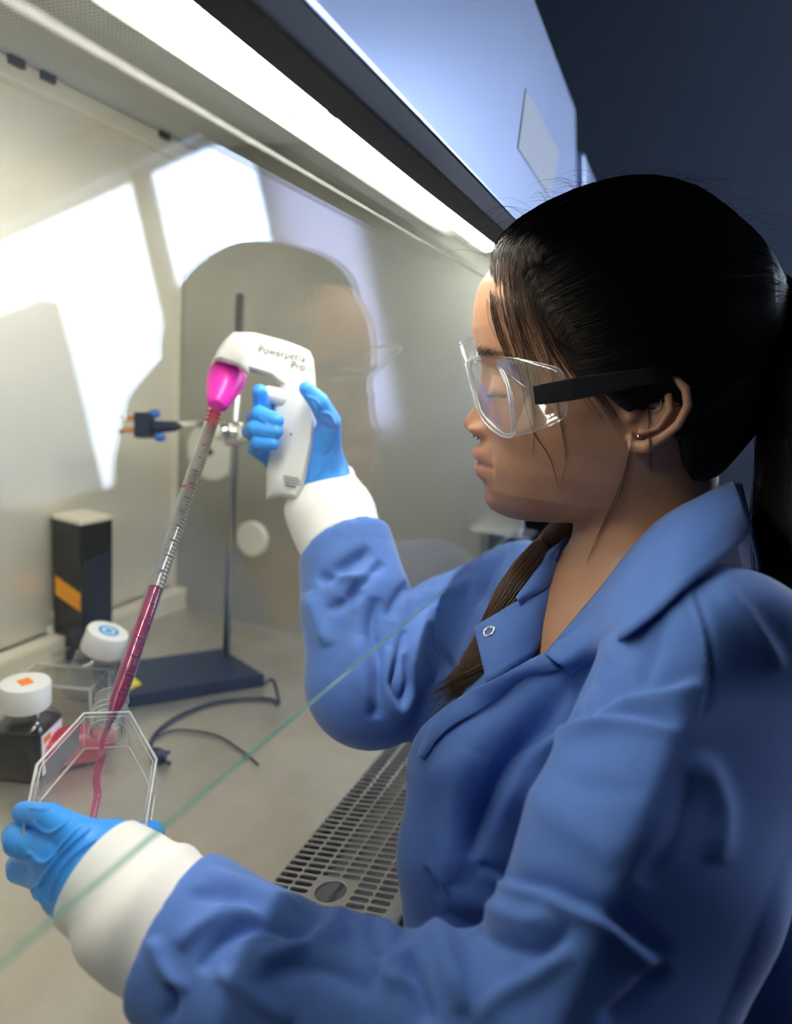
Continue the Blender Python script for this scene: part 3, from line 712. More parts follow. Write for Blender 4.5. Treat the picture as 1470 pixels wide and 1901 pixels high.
# ---------------------------------------------------------------- gloves
def glove_mat(name, col):
    m = mat(name, col, .42, sss=.05, sssr=(.1, .3, 1)); n = N(m, 'ShaderNodeTexNoise'); n.inputs['Scale'].default_value = 260; n.inputs['Detail'].default_value = 4
    tcs = N(m, 'ShaderNodeTexCoord'); m.node_tree.links.new(tcs.outputs['Object'], n.inputs['Vector'])
    bp = N(m, 'ShaderNodeBump'); bp.inputs['Strength'].default_value = .12; bp.inputs['Distance'].default_value = .001
    m.node_tree.links.new(n.outputs[0], bp.inputs['Height']); m.node_tree.links.new(bp.outputs[0], m.node_tree.nodes['Principled BSDF'].inputs['Normal']); return m
M_glove = glove_mat('blue nitrile', (.035, .29, .84))
def bounds(fingers, palm, pad):
    A = np.array([p for pts, _ in fingers for p in pts] + [q for c in palm for q in c[:2]]); return A.min(0) - pad, A.max(0) + pad
def glove(fingers, palm, wrist, name, label, st=()):
    lo, hi = bounds(fingers, palm, .032); lo = np.minimum(lo, wrist[1] - .04); hi = np.maximum(hi, wrist[1] + .04)
    fl = Field(*[np.arange(lo[i], hi[i], .0013) for i in range(3)])
    g = add_hand(fl, fingers, palm); g.cone(wrist[0], wrist[1], wrist[2], wrist[3], k=.01)
    V, F = g.mesh(); V, F = keep_big(V, F); V = lap(V, F, 2, .5); V, F = subdiv(V, F); V = lap(V, F, 1, .5); V = strokes(V, F, [(a, r * .85, h * 1.7) for a, r, h in st])
    return meta(np_mesh(name, V, F, M_glove, person), label)
st_L = [([(120, 1690), (142, 1630), (175, 1580), (205, 1556)], 4.5, .0008), 
        ([(92, 1672), (112, 1620), (150, 1578), (215, 1545)], 4.5, .0012), ([(70, 1650), (92, 1612), (128, 1572), (170, 1535)], 4, .0010), ([(104, 1682), (128, 1640), (160, 1590), (225, 1553)], 3, -.0008),
        ([(78, 1640), (60, 1655), (110, 1690)], 3, .0006), ([(50, 1580), (86, 1600), (125, 1560), (150, 1530)], 4, .0012), ([(60, 1525), (95, 1545), (140, 1515)], 3, .0008), ([(50, 1500), (80, 1503), (100, 1500)], 3, .0005),
        ([(120, 1660), (118, 1690)], 3, .0006), ([(30, 1570), (38, 1595), (70, 1588)], 3, -.0006)]
st_R = [([(566, 735), (585, 742), (600, 760)], 3, .0006), ([(596, 765), (612, 770), (622, 790)], 4, .0009), ([(590, 780), (606, 790), (620, 800)], 3, -.0007), ([(575, 740), (590, 765), (600, 790)], 3, .0006),
        ([(600, 860), (590, 880), (575, 893)], 4, .0006), ([(480, 775), (500, 790)], 3, .0005), ([(478, 805), (500, 810), (515, 812)], 2.5, .0004), ([(600, 850), (612, 840), (620, 825)], 3, -.0005)]
glove(hand_L, palm_L, (P(215, 1630, .398), P(262, 1668, .390), .0255, .025), 'left_glove', 'wrinkled bright blue nitrile glove holding the clear flask', st_L)
glove(hand_R, palm_R, (P(592, 880, .692), P(606, 930, .682), .0265, .026), 'right_glove', 'blue nitrile glove gripping the white pipette controller', st_R)

# ---------------------------------------------------------------- knit cuffs
M_knit = mat('white rib knit', (.80, .80, .78), .85, sheen=.3)
tn = M_knit.node_tree; at = N(M_knit, 'ShaderNodeUVMap'); wv = N(M_knit, 'ShaderNodeTexWave'); wv.inputs['Scale'].default_value = 24; wv.inputs['Distortion'].default_value = .6
bp = N(M_knit, 'ShaderNodeBump'); bp.inputs['Strength'].default_value = .35; bp.inputs['Distance'].default_value = .0008; tn.links.new(at.outputs[0], wv.inputs[0]); tn.links.new(wv.outputs['Fac'], bp.inputs['Height']); tn.links.new(bp.outputs[0], tn.nodes['Principled BSDF'].inputs['Normal'])
def cuff(name, pts, rs, label, wob):
    n, seg = 26, 72; pts = np.array(pts); C = catmull(pts, 10); R_ = np.interp(np.linspace(0, 1, len(C)), np.linspace(0, 1, len(rs)), rs)
    V = []; F = []; prev = None; N_ = len(C)
    for i in range(N_):
        t = nrm(C[min(i + 1, N_ - 1)] - C[max(i - 1, 0)])
        u_ = nrm(np.cross(t, [0, 0, 1])) if prev is None else nrm(prev - t * (prev @ t)); v_ = np.cross(t, u_); prev = u_
        for k in range(seg):
            a = 2 * PI * k / seg; s = i / (N_ - 1)
            r = R_[i] * (1 + wob * math.sin(2 * a + 4 * s) * s) + .0005 * math.sin(a * 36) + .0012 * math.sin(s * 14 + 2 * math.sin(a)) * s
            V.append(C[i] + r * (u_ * math.cos(a) + v_ * math.sin(a)))
    for i in range(N_ - 1):
        for k in range(seg): F.append((i * seg + k, i * seg + (k + 1) % seg, (i + 1) * seg + (k + 1) % seg, (i + 1) * seg + k))
    o = from_py(name, V, F, M_knit, person, True); m = o.modifiers.new('cloth', 'SOLIDIFY'); m.thickness = .0018; m.offset = 1; return meta(o, label)
cuff('left_cuff', [P(186, 1622, .401), P(225, 1650, .396), P(270, 1690, .390), P(345, 1735, .382)], [.0305, .0312, .035, .039, .036], 'white rib knit cuff over the flask hand', .05)
cuff('right_cuff', [P(596, 890, .704), P(603, 918, .698), P(615, 958, .684), P(643, 1020, .658)], [.0330, .0340, .0415, .0440, .040], 'white rib knit cuff seen through the glass', .04)

# ---------------------------------------------------------------- lab coat
def cloth_mat(name, c1, c2):
    m = noise_mix(mat(name, rough=.82, sheen=.25), c1, c2, 40); t = m.node_tree; b = t.nodes['Principled BSDF']
    n = N(m, 'ShaderNodeTexNoise'); n.inputs['Scale'].default_value = 1400; n.inputs['Detail'].default_value = 2; tcs = N(m, 'ShaderNodeTexCoord'); t.links.new(tcs.outputs['Object'], n.inputs['Vector'])
    bp = N(m, 'ShaderNodeBump'); bp.inputs['Strength'].default_value = .15; bp.inputs['Distance'].default_value = .0005; t.links.new(n.outputs[0], bp.inputs['Height']); t.links.new(bp.outputs[0], b.inputs['Normal']); return m
M_coat = cloth_mat('blue coat twill', (.062, .145, .43), (.072, .16, .46))
cfld = Field(np.arange(.10, .90, .004), np.arange(-.30, .32, .004), np.arange(zc(-.62), zc(-.03), .004))
cfld.ell(CH, (.165, .112, .175), TA, k=.03); cfld.ell(CH + fwd * .05 + np.array([0, 0, -.02]), (.128, .085, .115), TA, k=.03)
cfld.ell((CH + PEL) / 2, (.15, .125, .20), TA, k=.04); cfld.ell(PEL + np.array([0, 0, .0]), (.19, .15, .16), TA, k=.04)
NBc = NB + np.array([0, 0, .0])
cfld.cone(NBc + lat * -.02, SHL + np.array([0, 0, .004]), .062, .058, k=.03); cfld.cone(NBc + lat * .01, SHR, .058, .050, k=.03)
cfld.cone(NBc + np.array([0, 0, .03]), NBc, .066, .075, k=.02)
cfld.chain([P(1000, 1300, .52), P(872, 1430, .492), P(862, 1590, .482), P(885, 1780, .475)], [.030, .043, .046, .05], k=.035)
slL = [SHL, (SHL + ELL) / 2 + np.array([-.008, 0, 0]), ELL, P(670, 1925, .354), P(490, 1845, .368), P(330, 1730, .385)]
slR = [SHR, (SHR + ELR) / 2 + FWD * .02, ELR, P(664, 1130, .634), P(640, 1010, .656)]
sl = Field(cfld.xs, cfld.ys, cfld.zs)
sl.chain(slL, [.064, .064, .056, .048, .047, .0440], k=.03); cfld.merge(sl, .014)
sl = Field(cfld.xs, cfld.ys, cfld.zs)
sl.chain(slR, [.056, .054, .058, .051, .0465], k=.03); cfld.merge(sl, .016)
sl.V[...] = .08
# opening: round the neck and down the front in a V; sleeve ends hollow
cut = [(NB + Uh * .16, NB + Uh * .02, .064, .067), (NB + Uh * .02, P(1048, 1110, .515), .060, .033), (P(1048, 1110, .515), P(1000, 1205, .50), .030, .010)]
for a, b_, ra, rb in cut: cfld.cone(a, b_, ra, rb, k=.006, op='s')
for c_, t_ in ((P(318, 1718, .386), nrm(P(270, 1685, .390) - P(330, 1718, .385))), (P(640, 1012, .656), nrm(P(616, 960, .674) - P(640, 1012, .656)))):
    cfld.apply(c_ - .08, c_ + .08, lambda x, y, z: np.maximum(-((x - c_[0]) * t_[0] + (y - c_[1]) * t_[1] + (z - c_[2]) * t_[2]), np.sqrt((x - c_[0]) ** 2 + (y - c_[1]) ** 2 + (z - c_[2]) ** 2) - .075), .004, 's', .0)
V, F = cfld.mesh(); del cfld, sl
V, F = keep_big(V, F); V = lap(V, F, 3, .5); V, F = subdiv(V, F); V = lap(V, F, 2, .5)
NEAR = (.0, .50); 
st_coat = [
    # near arm: armhole fold, elbow folds
    ([(878, 1600), (899, 1551), (936, 1473), (967, 1405), (993, 1384), (1067, 1347), (1150, 1331), (1262, 1352)], 11, .0042, 'S', NEAR),
    ([(894, 1609), (951, 1640), (1014, 1656), (1067, 1682), (1119, 1703), (1171, 1745), (1234, 1792)], 12, .0050, 'S', NEAR),
    ([(826, 1690), (873, 1716), (930, 1752), (993, 1768), (1035, 1748), (1056, 1712)], 13, -.0050, 'g', NEAR),
    ([(840, 1650), (900, 1680), (980, 1710), (1030, 1700)], 24, .0050, 'g', NEAR),
    ([(1060, 1760), (1000, 1810), (930, 1850), (880, 1901)], 20, .0040, 'g', NEAR),
    ([(1234, 1790), (1180, 1850), (1120, 1901)], 16, -.0040, 'g', NEAR),
    ([(752, 1765), (775, 1830), (795, 1900)], 15, -.0075, 'g', NEAR), ([(800, 1710), (830, 1780), (870, 1880)], 26, .0075, 'g', NEAR),
    ([(598, 1712), (645, 1702), (695, 1714), (738, 1742)], 20, .0055, 'g', NEAR),
    ([(371, 1805), (409, 1750), (459, 1719), (510, 1715), (560, 1734), (595, 1712)], 13, -.0075, 'g', NEAR),
    ([(350, 1668), (385, 1660), (430, 1668), (493, 1690), (552, 1722)], 14, -.0045, 'g', NEAR),
    ([(383, 1618), (440, 1640), (501, 1660), (560, 1690)], 12, .0035, 'g', NEAR),
    ([(330, 1760), (370, 1720), (430, 1690), (500, 1695)], 16, .0050, 'g', NEAR),
    ([(312, 1826), (322, 1860), (310, 1901)], 9, -.006, 'g', NEAR), ([(285, 1740), (300, 1790), (345, 1840)], 14, .004, 'g', NEAR),
    ([(476, 1775), (535, 1762), (590, 1730), (640, 1745)], 16, .0045, 'g', NEAR), ([(470, 1830), (540, 1800), (620, 1800), (690, 1850)], 20, -.0045, 'g', NEAR),
    ([(400, 1800), (470, 1850), (540, 1895)], 16, .004, 'g', NEAR), ([(700, 1770), (720, 1810), (760, 1830)], 14, .004, 'g', NEAR), ([(690, 1720), (705, 1770), (690, 1830)], 12, -.004, 'g', NEAR),
    ([(960, 1450), (1010, 1500), (1100, 1560), (1150, 1600)], 30, .002, 'g', NEAR), ([(1000, 1420), (1090, 1460), (1200, 1470)], 22, -.0015, 'g', NEAR),
    # shoulder seam, yoke folds
    ([(1275, 1087), (1293, 1133), (1307, 1189), (1307, 1261), (1285, 1342)], 5, .0018, 'g', NEAR), ([(1285, 1092), (1305, 1140), (1320, 1200), (1320, 1262), (1298, 1345)], 6, -.0016, 'g', NEAR),
    ([(1000, 1372), (1089, 1326), (1161, 1292), (1240, 1278), (1300, 1258)], 14, .0034, 'S', NEAR),
    ([(1120, 1215), (1062, 1265), (1022, 1320), (968, 1390), (930, 1450), (900, 1530), (888, 1590)], 24, -.0080, 'g', (.3, .56)),
    ([(1010, 1250), (940, 1330), (860, 1400), (800, 1460)], 30, .0040, 'g', (.3, .58)), ([(880, 1400), (848, 1480), (842, 1570), (838, 1640)], 26, .0050, 'g', (.3, .58)),
    ([(1180, 1140), (1140, 1200), (1100, 1270)], 16, .0028, 'g', NEAR), ([(1230, 1130), (1220, 1200), (1190, 1270)], 14, -.002, 'g', NEAR),
    ([(1330, 1080), (1390, 1150), (1450, 1240)], 16, .003, 'g', NEAR), ([(1300, 1400), (1340, 1500), (1330, 1600)], 22, .003, 'g', NEAR), ([(1190, 1640), (1250, 1560), (1290, 1440)], 20, -.002, 'g', NEAR),
    # far arm
    ([(590, 1082), (640, 1052), (690, 1022)], 12, -.0075, 'g', (.5, .8)), ([(640, 1110), (675, 1080), (712, 1045)], 9, -.0065, 'g', (.5, .8)), ([(600, 1060), (660, 1072), (705, 1062)], 9, .004, 'g', (.5, .8)),
    ([(606, 1134), (645, 1115), (672, 1092)], 10, -.006, 'g', (.5, .8)), ([(572, 1100), (590, 1150), (610, 1200)], 14, .005, 'g', (.5, .8)), ([(720, 1150), (745, 1105), (770, 1080)], 13, -.0055, 'g', (.5, .8)),
    ([(700, 1110), (690, 1170), (705, 1230), (698, 1335)], 13, -.0085, 'g', (.45, .8)), ([(668, 1180), (668, 1250), (690, 1320)], 14, .005, 'g', (.45, .8)),
    ([(749, 1170), (738, 1232), (728, 1275), (742, 1300), (758, 1272), (750, 1215)], 8, -.0055, 'g', (.45, .8)), ([(722, 1200), (716, 1270), (742, 1320), (775, 1280)], 11, .0055, 'g', (.45, .8)),
    ([(812, 1130), (812, 1190), (835, 1240), (850, 1300)], 10, -.0065, 'g', (.45, .8)), ([(790, 1130), (782, 1200), (800, 1270)], 14, .0045, 'g', (.45, .8)), ([(770, 1110), (830, 1100), (880, 1075)], 12, .0045, 'g', (.45, .85)),
    ([(905, 1020), (885, 1080), (880, 1150)], 12, .004, 'g', (.5, .9)), ([(950, 1000), (915, 1070), (905, 1130)], 10, -.004, 'g', (.5, .9)),
    # slit pocket at the front
    ([(788, 1610), (805, 1640), (822, 1672)], 5, -.004, 'g', (.35, .6)), ([(798, 1600), (818, 1632), (834, 1660)], 6, .003, 'g', (.35, .6)),
]
V = sleeve_turn(V)
V = strokes(V, F, st_coat, facing=.05)
V = lap(V, F, 1, .35)
coat = np_mesh('lab_coat', V, F, M_coat, person); meta(coat, 'open blue lab coat with folded collar')
cbvh = BVHTree.FromPolygons([tuple(v) for v in V], [tuple(f) for f in F])
def hit(bvh, px, py, off=0., dflt=.5):
    d = nrm(ray(px, py)); r = bvh.ray_cast(Vector(CPOS), Vector(d))
    if r[0] is None: return P(px, py, dflt)
    return np.array(r[0]) - d * off
def sheet(name, A, B, mt, parent, n=10, sag=.0, thick=.0016, label=None, resample=40):
    """cloth panel ruled between two edges"""
    def rs(pts):
        C = catmull(pts, 14); L = np.concatenate([[0], np.cumsum(np.linalg.norm(np.diff(C, axis=0), axis=1))]); q = np.linspace(0, L[-1], resample)
        return np.stack([np.interp(q, L, C[:, i]) for i in range(3)], 1)
    a, b = rs(A), rs(B); V = []; F = []
    for j in range(n + 1):
        t = j / n
        for i in range(resample):
            p = a[i] * (1 - t) + b[i] * t; d = nrm(p - CPOS); V.append(p - d * sag * math.sin(PI * t))
    for j in range(n):
        for i in range(resample - 1): k = j * resample + i; F.append((k, k + 1, k + 1 + resample, k + resample))
    o = from_py(name, V, F, mt, parent, True); m = o.modifiers.new('cloth', 'SOLIDIFY'); m.thickness = thick; m.offset = 0
    if label: o['label'] = label
    return o
hc = lambda x, y, o=.003, d=.5: hit(cbvh, x, y, o, d)
# near collar leaf, far collar leaf, lapels
topA = [P(1360, 893, .475), P(1300, 922, .462), P(1232, 960, .462), P(1172, 1018, .470), P(1118, 1088, .487), P(1062, 1154, .502), P(1012, 1214, .476)]
botA = [P(1395, 985, .425), P(1350, 1032, .392), hc(1280, 1084, .008), hc(1214, 1144, .006), hc(1158, 1184, .006), hc(1105, 1222, .006), hc(1060, 1250, .006)]
sheet('collar', topA, botA, M_coat, coat, sag=.015, label='near collar leaf')
sheet('collar', [P(1360, 893, .475), P(1376, 900, .51), P(1350, 905, .56)], [P(1395, 985, .425), P(1410, 1060, .48), P(1385, 1080, .56)], M_coat, coat, sag=.002, label='collar stand behind the neck')
sheet('collar', [P(1052, 992, .590), P(1012, 1038, .556), P(974, 1088, .536), P(958, 1110, .526)], [P(1064, 1040, .585), P(1052, 1064, .572), P(1010, 1094, .537), P(964, 1119, .524)], M_coat, coat, sag=.004, label='far collar leaf')
sheet('lapel', [P(1056, 1060, .575), P(1010, 1090, .540), P(958, 1118, .528), P(918, 1142, .530), P(880, 1164, .534)], [P(1048, 1108, .566), P(1020, 1152, .532), P(992, 1212, .500), P(948, 1242, .485), P(904, 1270, .482)], M_coat, coat, sag=.004, label='far lapel with a snap')
sheet('lapel', [P(1016, 1209, .479), P(944, 1247, .478), P(904, 1268, .478), P(860, 1291, .486), P(820, 1320, .481), P(797, 1350, .476), P(775, 1404, .468)],
      [hc(1040, 1243, .002), hc(976, 1258, .003), hc(932, 1292, .003), hc(893, 1318, .003), hc(845, 1345, .003), hc(815, 1370, .003), hc(786, 1410, .003)], M_coat, coat, sag=.002, label='near lapel edge with a snap')
def snap(c, n, r):
    M = frame(c, x=(0, 0, 1), z=n)
    prof = []
    for k in range(13):
        a = PI * k / 12; prof.append((r - r * .22 + r * .22 * math.cos(PI - a), r * .22 * math.sin(a)))
    MB().lathe(prof + [(prof[0][0], prof[0][1] - .0004)], M, 32, cap=False).build('snap_button', M_chrome, coat, smooth=True)
lpv = [o for o in person.children_recursive if o.name.startswith('lapel')][0]; lb_ = BVHTree.FromPolygons([tuple(v.co) for v in lpv.data.vertices], [tuple(p.vertices) for p in lpv.data.polygons])
r_ = lb_.ray_cast(Vector(CPOS), Vector(nrm(ray(909, 1174)))); n_l = np.array(r_[1]); n_l = n_l if n_l @ ray(909, 1174) < 0 else -n_l; snap(np.array(r_[0]) + n_l * .0009, n_l, .0056)
c = hc(925, 1278, .004); snap(c, -nrm(ray(925, 1278)) + nrm(DOWN) * -1.0 + RIGHT * -.8, .0048)
# grey T-shirt edge at the bottom of the V
sheet('shirt', [P(1052, 1130, .556), P(1020, 1180, .545), P(985, 1222, .530)], [P(1060, 1160, .54), P(1035, 1205, .53), P(990, 1235, .515)], mat('pale grey jersey', (.35, .37, .40), .9), person, n=4)
# trousers, shoes, stool (below the picture)
tf = Field(np.arange(.35, .95, .01), np.arange(-.33, .25, .01), np.arange(.06, zc(-.5), .01))
tf.ell(PEL + np.array([0, 0, -.03]), (.178, .138, .125), TA, k=.04)
for sg_, kn in zip((-1, 1), KN):
    hip = PEL + lat * sg_ * .085 + np.array([0, 0, -.03]); an = np.array([kn[0] + .01, kn[1] - .03, .10]); tf.chain([hip, kn, an], [.098, .070, .055], k=.03)
V, F = tf.mesh(); V, F = keep_big(V, F); V = lap(V, F, 2)
meta(np_mesh('trousers', V, F, mat('dark denim', (.015, .018, .03), .9), person), 'dark trousers')
for sg_, kn in zip((-1, 1), KN):
    an = np.array([kn[0] + .01, kn[1] - .03, .10]); sf = Field(np.arange(an[0] - .09, an[0] + .09, .006), np.arange(an[1] - .1, an[1] + .24, .006), np.arange(-.01, .16, .006))
    sf.cone(an + np.array([0, -.01, -.05]), an + np.array([-.01, .14, -.065]), .045, .035, k=.02); sf.cone(an, an + np.array([0, 0, -.05]), .046, .046, k=.02)
    sf.V = np.maximum(sf.V, -(sf.zs[None, None, :] - .002))
    V, F = sf.mesh(); meta(np_mesh('shoe', V, F, M_black, person), 'black shoe')
stl = empty('lab_stool', (PEL[0], PEL[1], 0), 'round black lab stool under the person in the blue coat', 'stool')
sc = (PEL[0], PEL[1], 0); sz = PEL[2] - .155
MB().lathe([(.17, sz - .06), (.185, sz - .05), (.185, sz - .015), (.165, sz), (.001, sz)], Matrix.Translation(sc), 40).build('seat', M_black, stl, smooth=True)
MB().lathe([(.028, .09), (.028, sz - .06)], Matrix.Translation(sc), 20).build('post', M_chrome, stl, smooth=True)
for k in range(5):
    a = 2 * PI * k / 5 + .3; e = (sc[0] + .28 * math.cos(a), sc[1] + .28 * math.sin(a))
    lg_ = MB().tube([(sc[0], sc[1], .10), (e[0], e[1], .062)], [.02, .013], 10).build('leg', M_blackpl, stl, smooth=True)
    MB().lathe([(.001, -.02), (.024, -.018), (.024, .018), (.001, .02)], frame((e[0], e[1], .026), x=(0, 0, 1), z=(math.cos(a + 1.2), math.sin(a + 1.2), 0)), 18).build('caster', M_black, lg_)

# ---------------------------------------------------------------- hair
M_hair = mat('black brown hair', (.007, .005, .004), .48, spec=.3)
M_hair2 = mat('dark brown hair strands', (.035, .018, .010), .40)
hF = tab([(-80, -40), (-60, -20), (-20, 60), (60, 100), (88, 106), (100, 107), (110, 103), (118, 97), (128, 85), (138, 69), (146, 53), (152, 38), (156, 25), (159, 10), (161, 1)])
hB = tab([(-82, 55), (-60, 74), (-45, 88), (-15, 105), (10, 106), (40, 101), (66, 97), (95, 90), (113, 79), (135, 61), (149, 42), (156, 22), (159, 10), (161, 1)])
hW = tab([(-82, 48), (-60, 62), (-30, 74), (0, 80), (30, 82), (60, 81.5), (90, 77), (110, 70), (125, 61), (138, 49), (148, 36), (155, 23), (159, 10), (161, 1)])
hline = tab([(-90, -80), (-60, -62), (-40, -46), (-22, -37), (-12, -14), (-6, 2), (6, 20), (14, 36), (33, 54), (57, 70), (75, 82), (88, 91), (96, 99), (104, 112), (130, 130), (161, 130)])
def hair_sdf(x, y, z):
    dx, dy, dz = (x - H0[0]) * 1000, (y - H0[1]) * 1000, (z - H0[2]) * 1000
    f = dx * Fh[0] + dy * Fh[1]; s = dx * Sh[0] + dy * Sh[1]; u = dz + 0 * s; f = f + 0 * u; s = s + 0 * u; a = np.abs(s)
    E_ = np.where(f > 0, hF(u), hB(u)); p = np.where(f > 0, 2.3, 2.1)
    L = ((np.abs(f) / np.maximum(E_, 1)) ** p + (a / hW(u)) ** p) ** (1 / p) + 1e-6; rho = np.sqrt(f * f + s * s); d = (rho - rho / L) * .85
    d = np.where(u > 161, np.sqrt(np.maximum(d, 0) ** 2 + (u - 161) ** 2) + .3, d)
    # strand relief swept back to the tie
    ang = np.arctan2(u - 60 + .0, np.maximum(np.abs(s), 1)) ; d = d + .5 * np.sin(ang * 60 + .03 * f) * smoothstep(a, 8, 30)
    m = f - hline(u + 4 * gs(a, 14))
    k = 5.0; h = np.maximum(k - np.abs(d - m), 0) / k; d = np.maximum(d, m) + h * h * k * .25
    c2 = -(u + 74 - .30 * (f + 40)); h = np.maximum(k - np.abs(d - c2), 0) / k; d = np.maximum(d, c2) + h * h * k * .25
    # the ear comes through
    e = np.sqrt(((f + 20) / 24) ** 2 + ((u + 14) / 23) ** 2 + ((a - 84) / 16) ** 2); e = (1 - e) * 16; d = np.maximum(d, e)
    return d * .001
hf = Field(grid_axis([(.44, .70, .0018)]), grid_axis([(-.10, .18, .0018)]), grid_axis([(H0[2] - .10, H0[2] + .175, .0018)]))
hf.apply(H0 - .18, H0 + .18, hair_sdf, pad=0)
TIE = P(1436, 552, .508)
hf.cone(HL(-78, 0, 78), TIE, .040, .012, k=.03)
V, F = hf.mesh(); V, F = keep_big(V, F); V = lap(V, F, 2, .5)
hair = np_mesh('hair', V, F, M_hair, person); meta(hair, 'black hair pulled back tightly')
hbvh = BVHTree.FromPolygons([tuple(v) for v in V], [tuple(f) for f in F])
Vb = np.empty(len(body.data.vertices) * 3, np.float32); body.data.vertices.foreach_get('co', Vb); Vb = Vb.reshape(-1, 3)
bbvh = BVHTree.FromPolygons([tuple(v) for v in Vb], [tuple(p.vertices) for p in body.data.polygons])
def strands(name, paths, r, mt, parent, label=None):
    """each path (m,3); thin three sided hairs tapering to the tip"""
    Vv = []; Ff = []; n = 0
    for p in paths:
        p = np.asarray(p); m = len(p); t = np.gradient(p, axis=0); t /= np.linalg.norm(t, axis=1, keepdims=True) + 1e-9
        a = np.cross(t, [.3, .5, .81]); a /= np.linalg.norm(a, axis=1, keepdims=True) + 1e-9; b = np.cross(t, a)
        rr = (r * rng.uniform(.7, 1.2) * np.clip(1.15 - np.linspace(0, 1, m) ** 3, .15, 1))[:, None]
        ring = np.stack([p + rr * (a * math.cos(q) + b * math.sin(q)) for q in (0, 2.094, 4.189)], 1).reshape(-1, 3); Vv.append(ring)
        i = np.arange(m - 1)[:, None] * 3; k = np.arange(3)[None]; k2 = (k + 1) % 3
        Ff.append(np.stack([i + k, i + k2, i + 3 + k2, i + 3 + k], -1).reshape(-1, 4) + n); n += len(ring)
    o = np_mesh(name, np.concatenate(Vv), np.concatenate(Ff), mt, parent); o['kind'] = 'stuff'
    if label: o['label'] = label
    return o
def surf(bvh, c, d, off):
    r = bvh.ray_cast(Vector(c + d * .4), Vector(-d)); return (np.array(r[0]) + d * off) if r[0] else None
HC = HL(0, 0, 55); tdir = nrm(TIE - HC); paths = []
for i in range(1500):
    if i % 3 == 0: u0 = rng.uniform(60, 118); s0 = rng.choice([-1, 1]) * rng.uniform(0, 1) ** .7 * 75; d0 = HL(hline(min(u0, 100)) + 4, s0, u0)
    else:
        u0 = rng.uniform(-10, 118); s0 = rng.choice([1, 1, -1]) * 78; d0 = HL(hline(min(u0, 100)) - rng.uniform(-4, 30), s0, u0)
    d0 = nrm(d0 - HC); w = math.acos(np.clip(d0 @ tdir, -1, 1)); p = []; off = rng.uniform(.0002, .0016); ph = rng.uniform(0, 6)
    for t in np.linspace(0, .97, 16):
        d = nrm((math.sin((1 - t) * w) * d0 + math.sin(t * w) * tdir) / math.sin(w) + Uh * .10 * math.sin(PI * t)); q = surf(hbvh, HC, d, off + .0008 * math.sin(ph + 5 * t))
        if q is not None: p.append(q)
    if len(p) > 6: paths.append(np.array(p))
strands('combed_strands', paths, .00022, M_hair, hair)
# flyaway hairs above the crown and forehead
paths = []
for i in range(90):
    x0 = rng.uniform(905, 1390); y0 = np.interp(x0, [905, 982, 1073, 1155, 1233, 1301, 1347, 1390], [470, 405, 359, 334, 341, 368, 409, 480]) + rng.uniform(0, 12)
    L = rng.uniform(30, 130) * (1 if x0 > 1050 else .9); dr = rng.choice([-1, 1], p=[.7, .3]) if x0 < 1150 else 1; h = rng.uniform(8, 34); dep = rng.uniform(.47, .54)
    p = [P(x0 + dr * L * t, y0 - h * math.sin(PI * min(t, 1) * .8) + (20 if x0 < 1000 else 5) * t * t * L / 80, dep) for t in np.linspace(0, 1, 10)]; paths.append(np.array(p))
strands('flyaway_hairs', paths, .00009, M_hair, hair)
# loose strands over forehead, temple and cheek
guides = [
    [(918, 462), (905, 520), (905, 590), (930, 640), (950, 700)], [(925, 455), (915, 520), (925, 600), (955, 680), (985, 760), (993, 820)],
    [(935, 450), (935, 520), (950, 600), (975, 680), (988, 760), (992, 830)], [(950, 450), (955, 530), (975, 610), (1005, 690), (1030, 780), (1060, 850)],
    [(965, 455), (985, 540), (1010, 620), (1045, 700), (1090, 760)], [(985, 460), (1010, 540), (1045, 620), (1080, 680), (1130, 730)],
    [(1000, 480), (1040, 560), (1080, 640), (1120, 700), (1160, 760)], [(940, 470), (945, 540), (960, 610), (990, 670), (1040, 740), (1060, 800)],
    [(1020, 600), (1060, 680), (1110, 740), (1150, 800), (1168, 850)], [(1050, 640), (1090, 700), (1140, 760), (1172, 815)]]
paths = []
for i in range(420):
    k = rng.integers(0, len(guides) - 1); g0 = catmull(guides[k], 5); g1 = catmull(guides[k + 1], 5); m = min(len(g0), len(g1)); a = rng.uniform(0, 1)
    g0 = np.concatenate([[g0[0] + (34, -38)], [g0[0] + (16, -20)], g0]); g1 = np.concatenate([[g1[0] + (34, -38)], [g1[0] + (16, -20)], g1])
    g0 = g0[np.linspace(0, len(g0) - 1, 16).astype(int)]; g1 = g1[np.linspace(0, len(g1) - 1, 16).astype(int)]; g = g0 * (1 - a) + g1 * a + rng.normal(0, 2.2, 2)
    end = rng.uniform(.45, 1.0); n = max(6, int(16 * end)); p = []; lift = rng.uniform(.0008, .0035)
    for j in range(n):
        x, y = g[j] + rng.normal(0, .5, 2); b1 = hit(bbvh, x, y, lift, .52); h1 = hbvh.ray_cast(Vector(CPOS), Vector(nrm(ray(x, y))))
        if h1[0] is not None and (h1[0] - Vector(CPOS)).length < np.linalg.norm(b1 - CPOS): b1 = np.array(h1[0]) - nrm(ray(x, y)) * .0008
        p.append(b1)
    p = np.array(p); z = (p - CPOS) @ FWD; z = np.convolve(np.pad(z, 2, 'edge'), np.ones(5) / 5, 'valid'); p = np.array([CPOS + (q - CPOS) / ((q - CPOS) @ FWD) * zz for q, zz in zip(p, z)]); paths.append(p)
strands('loose_strands', paths, .00016, M_hair2, hair, 'loose brown strands over the temple')
paths = []
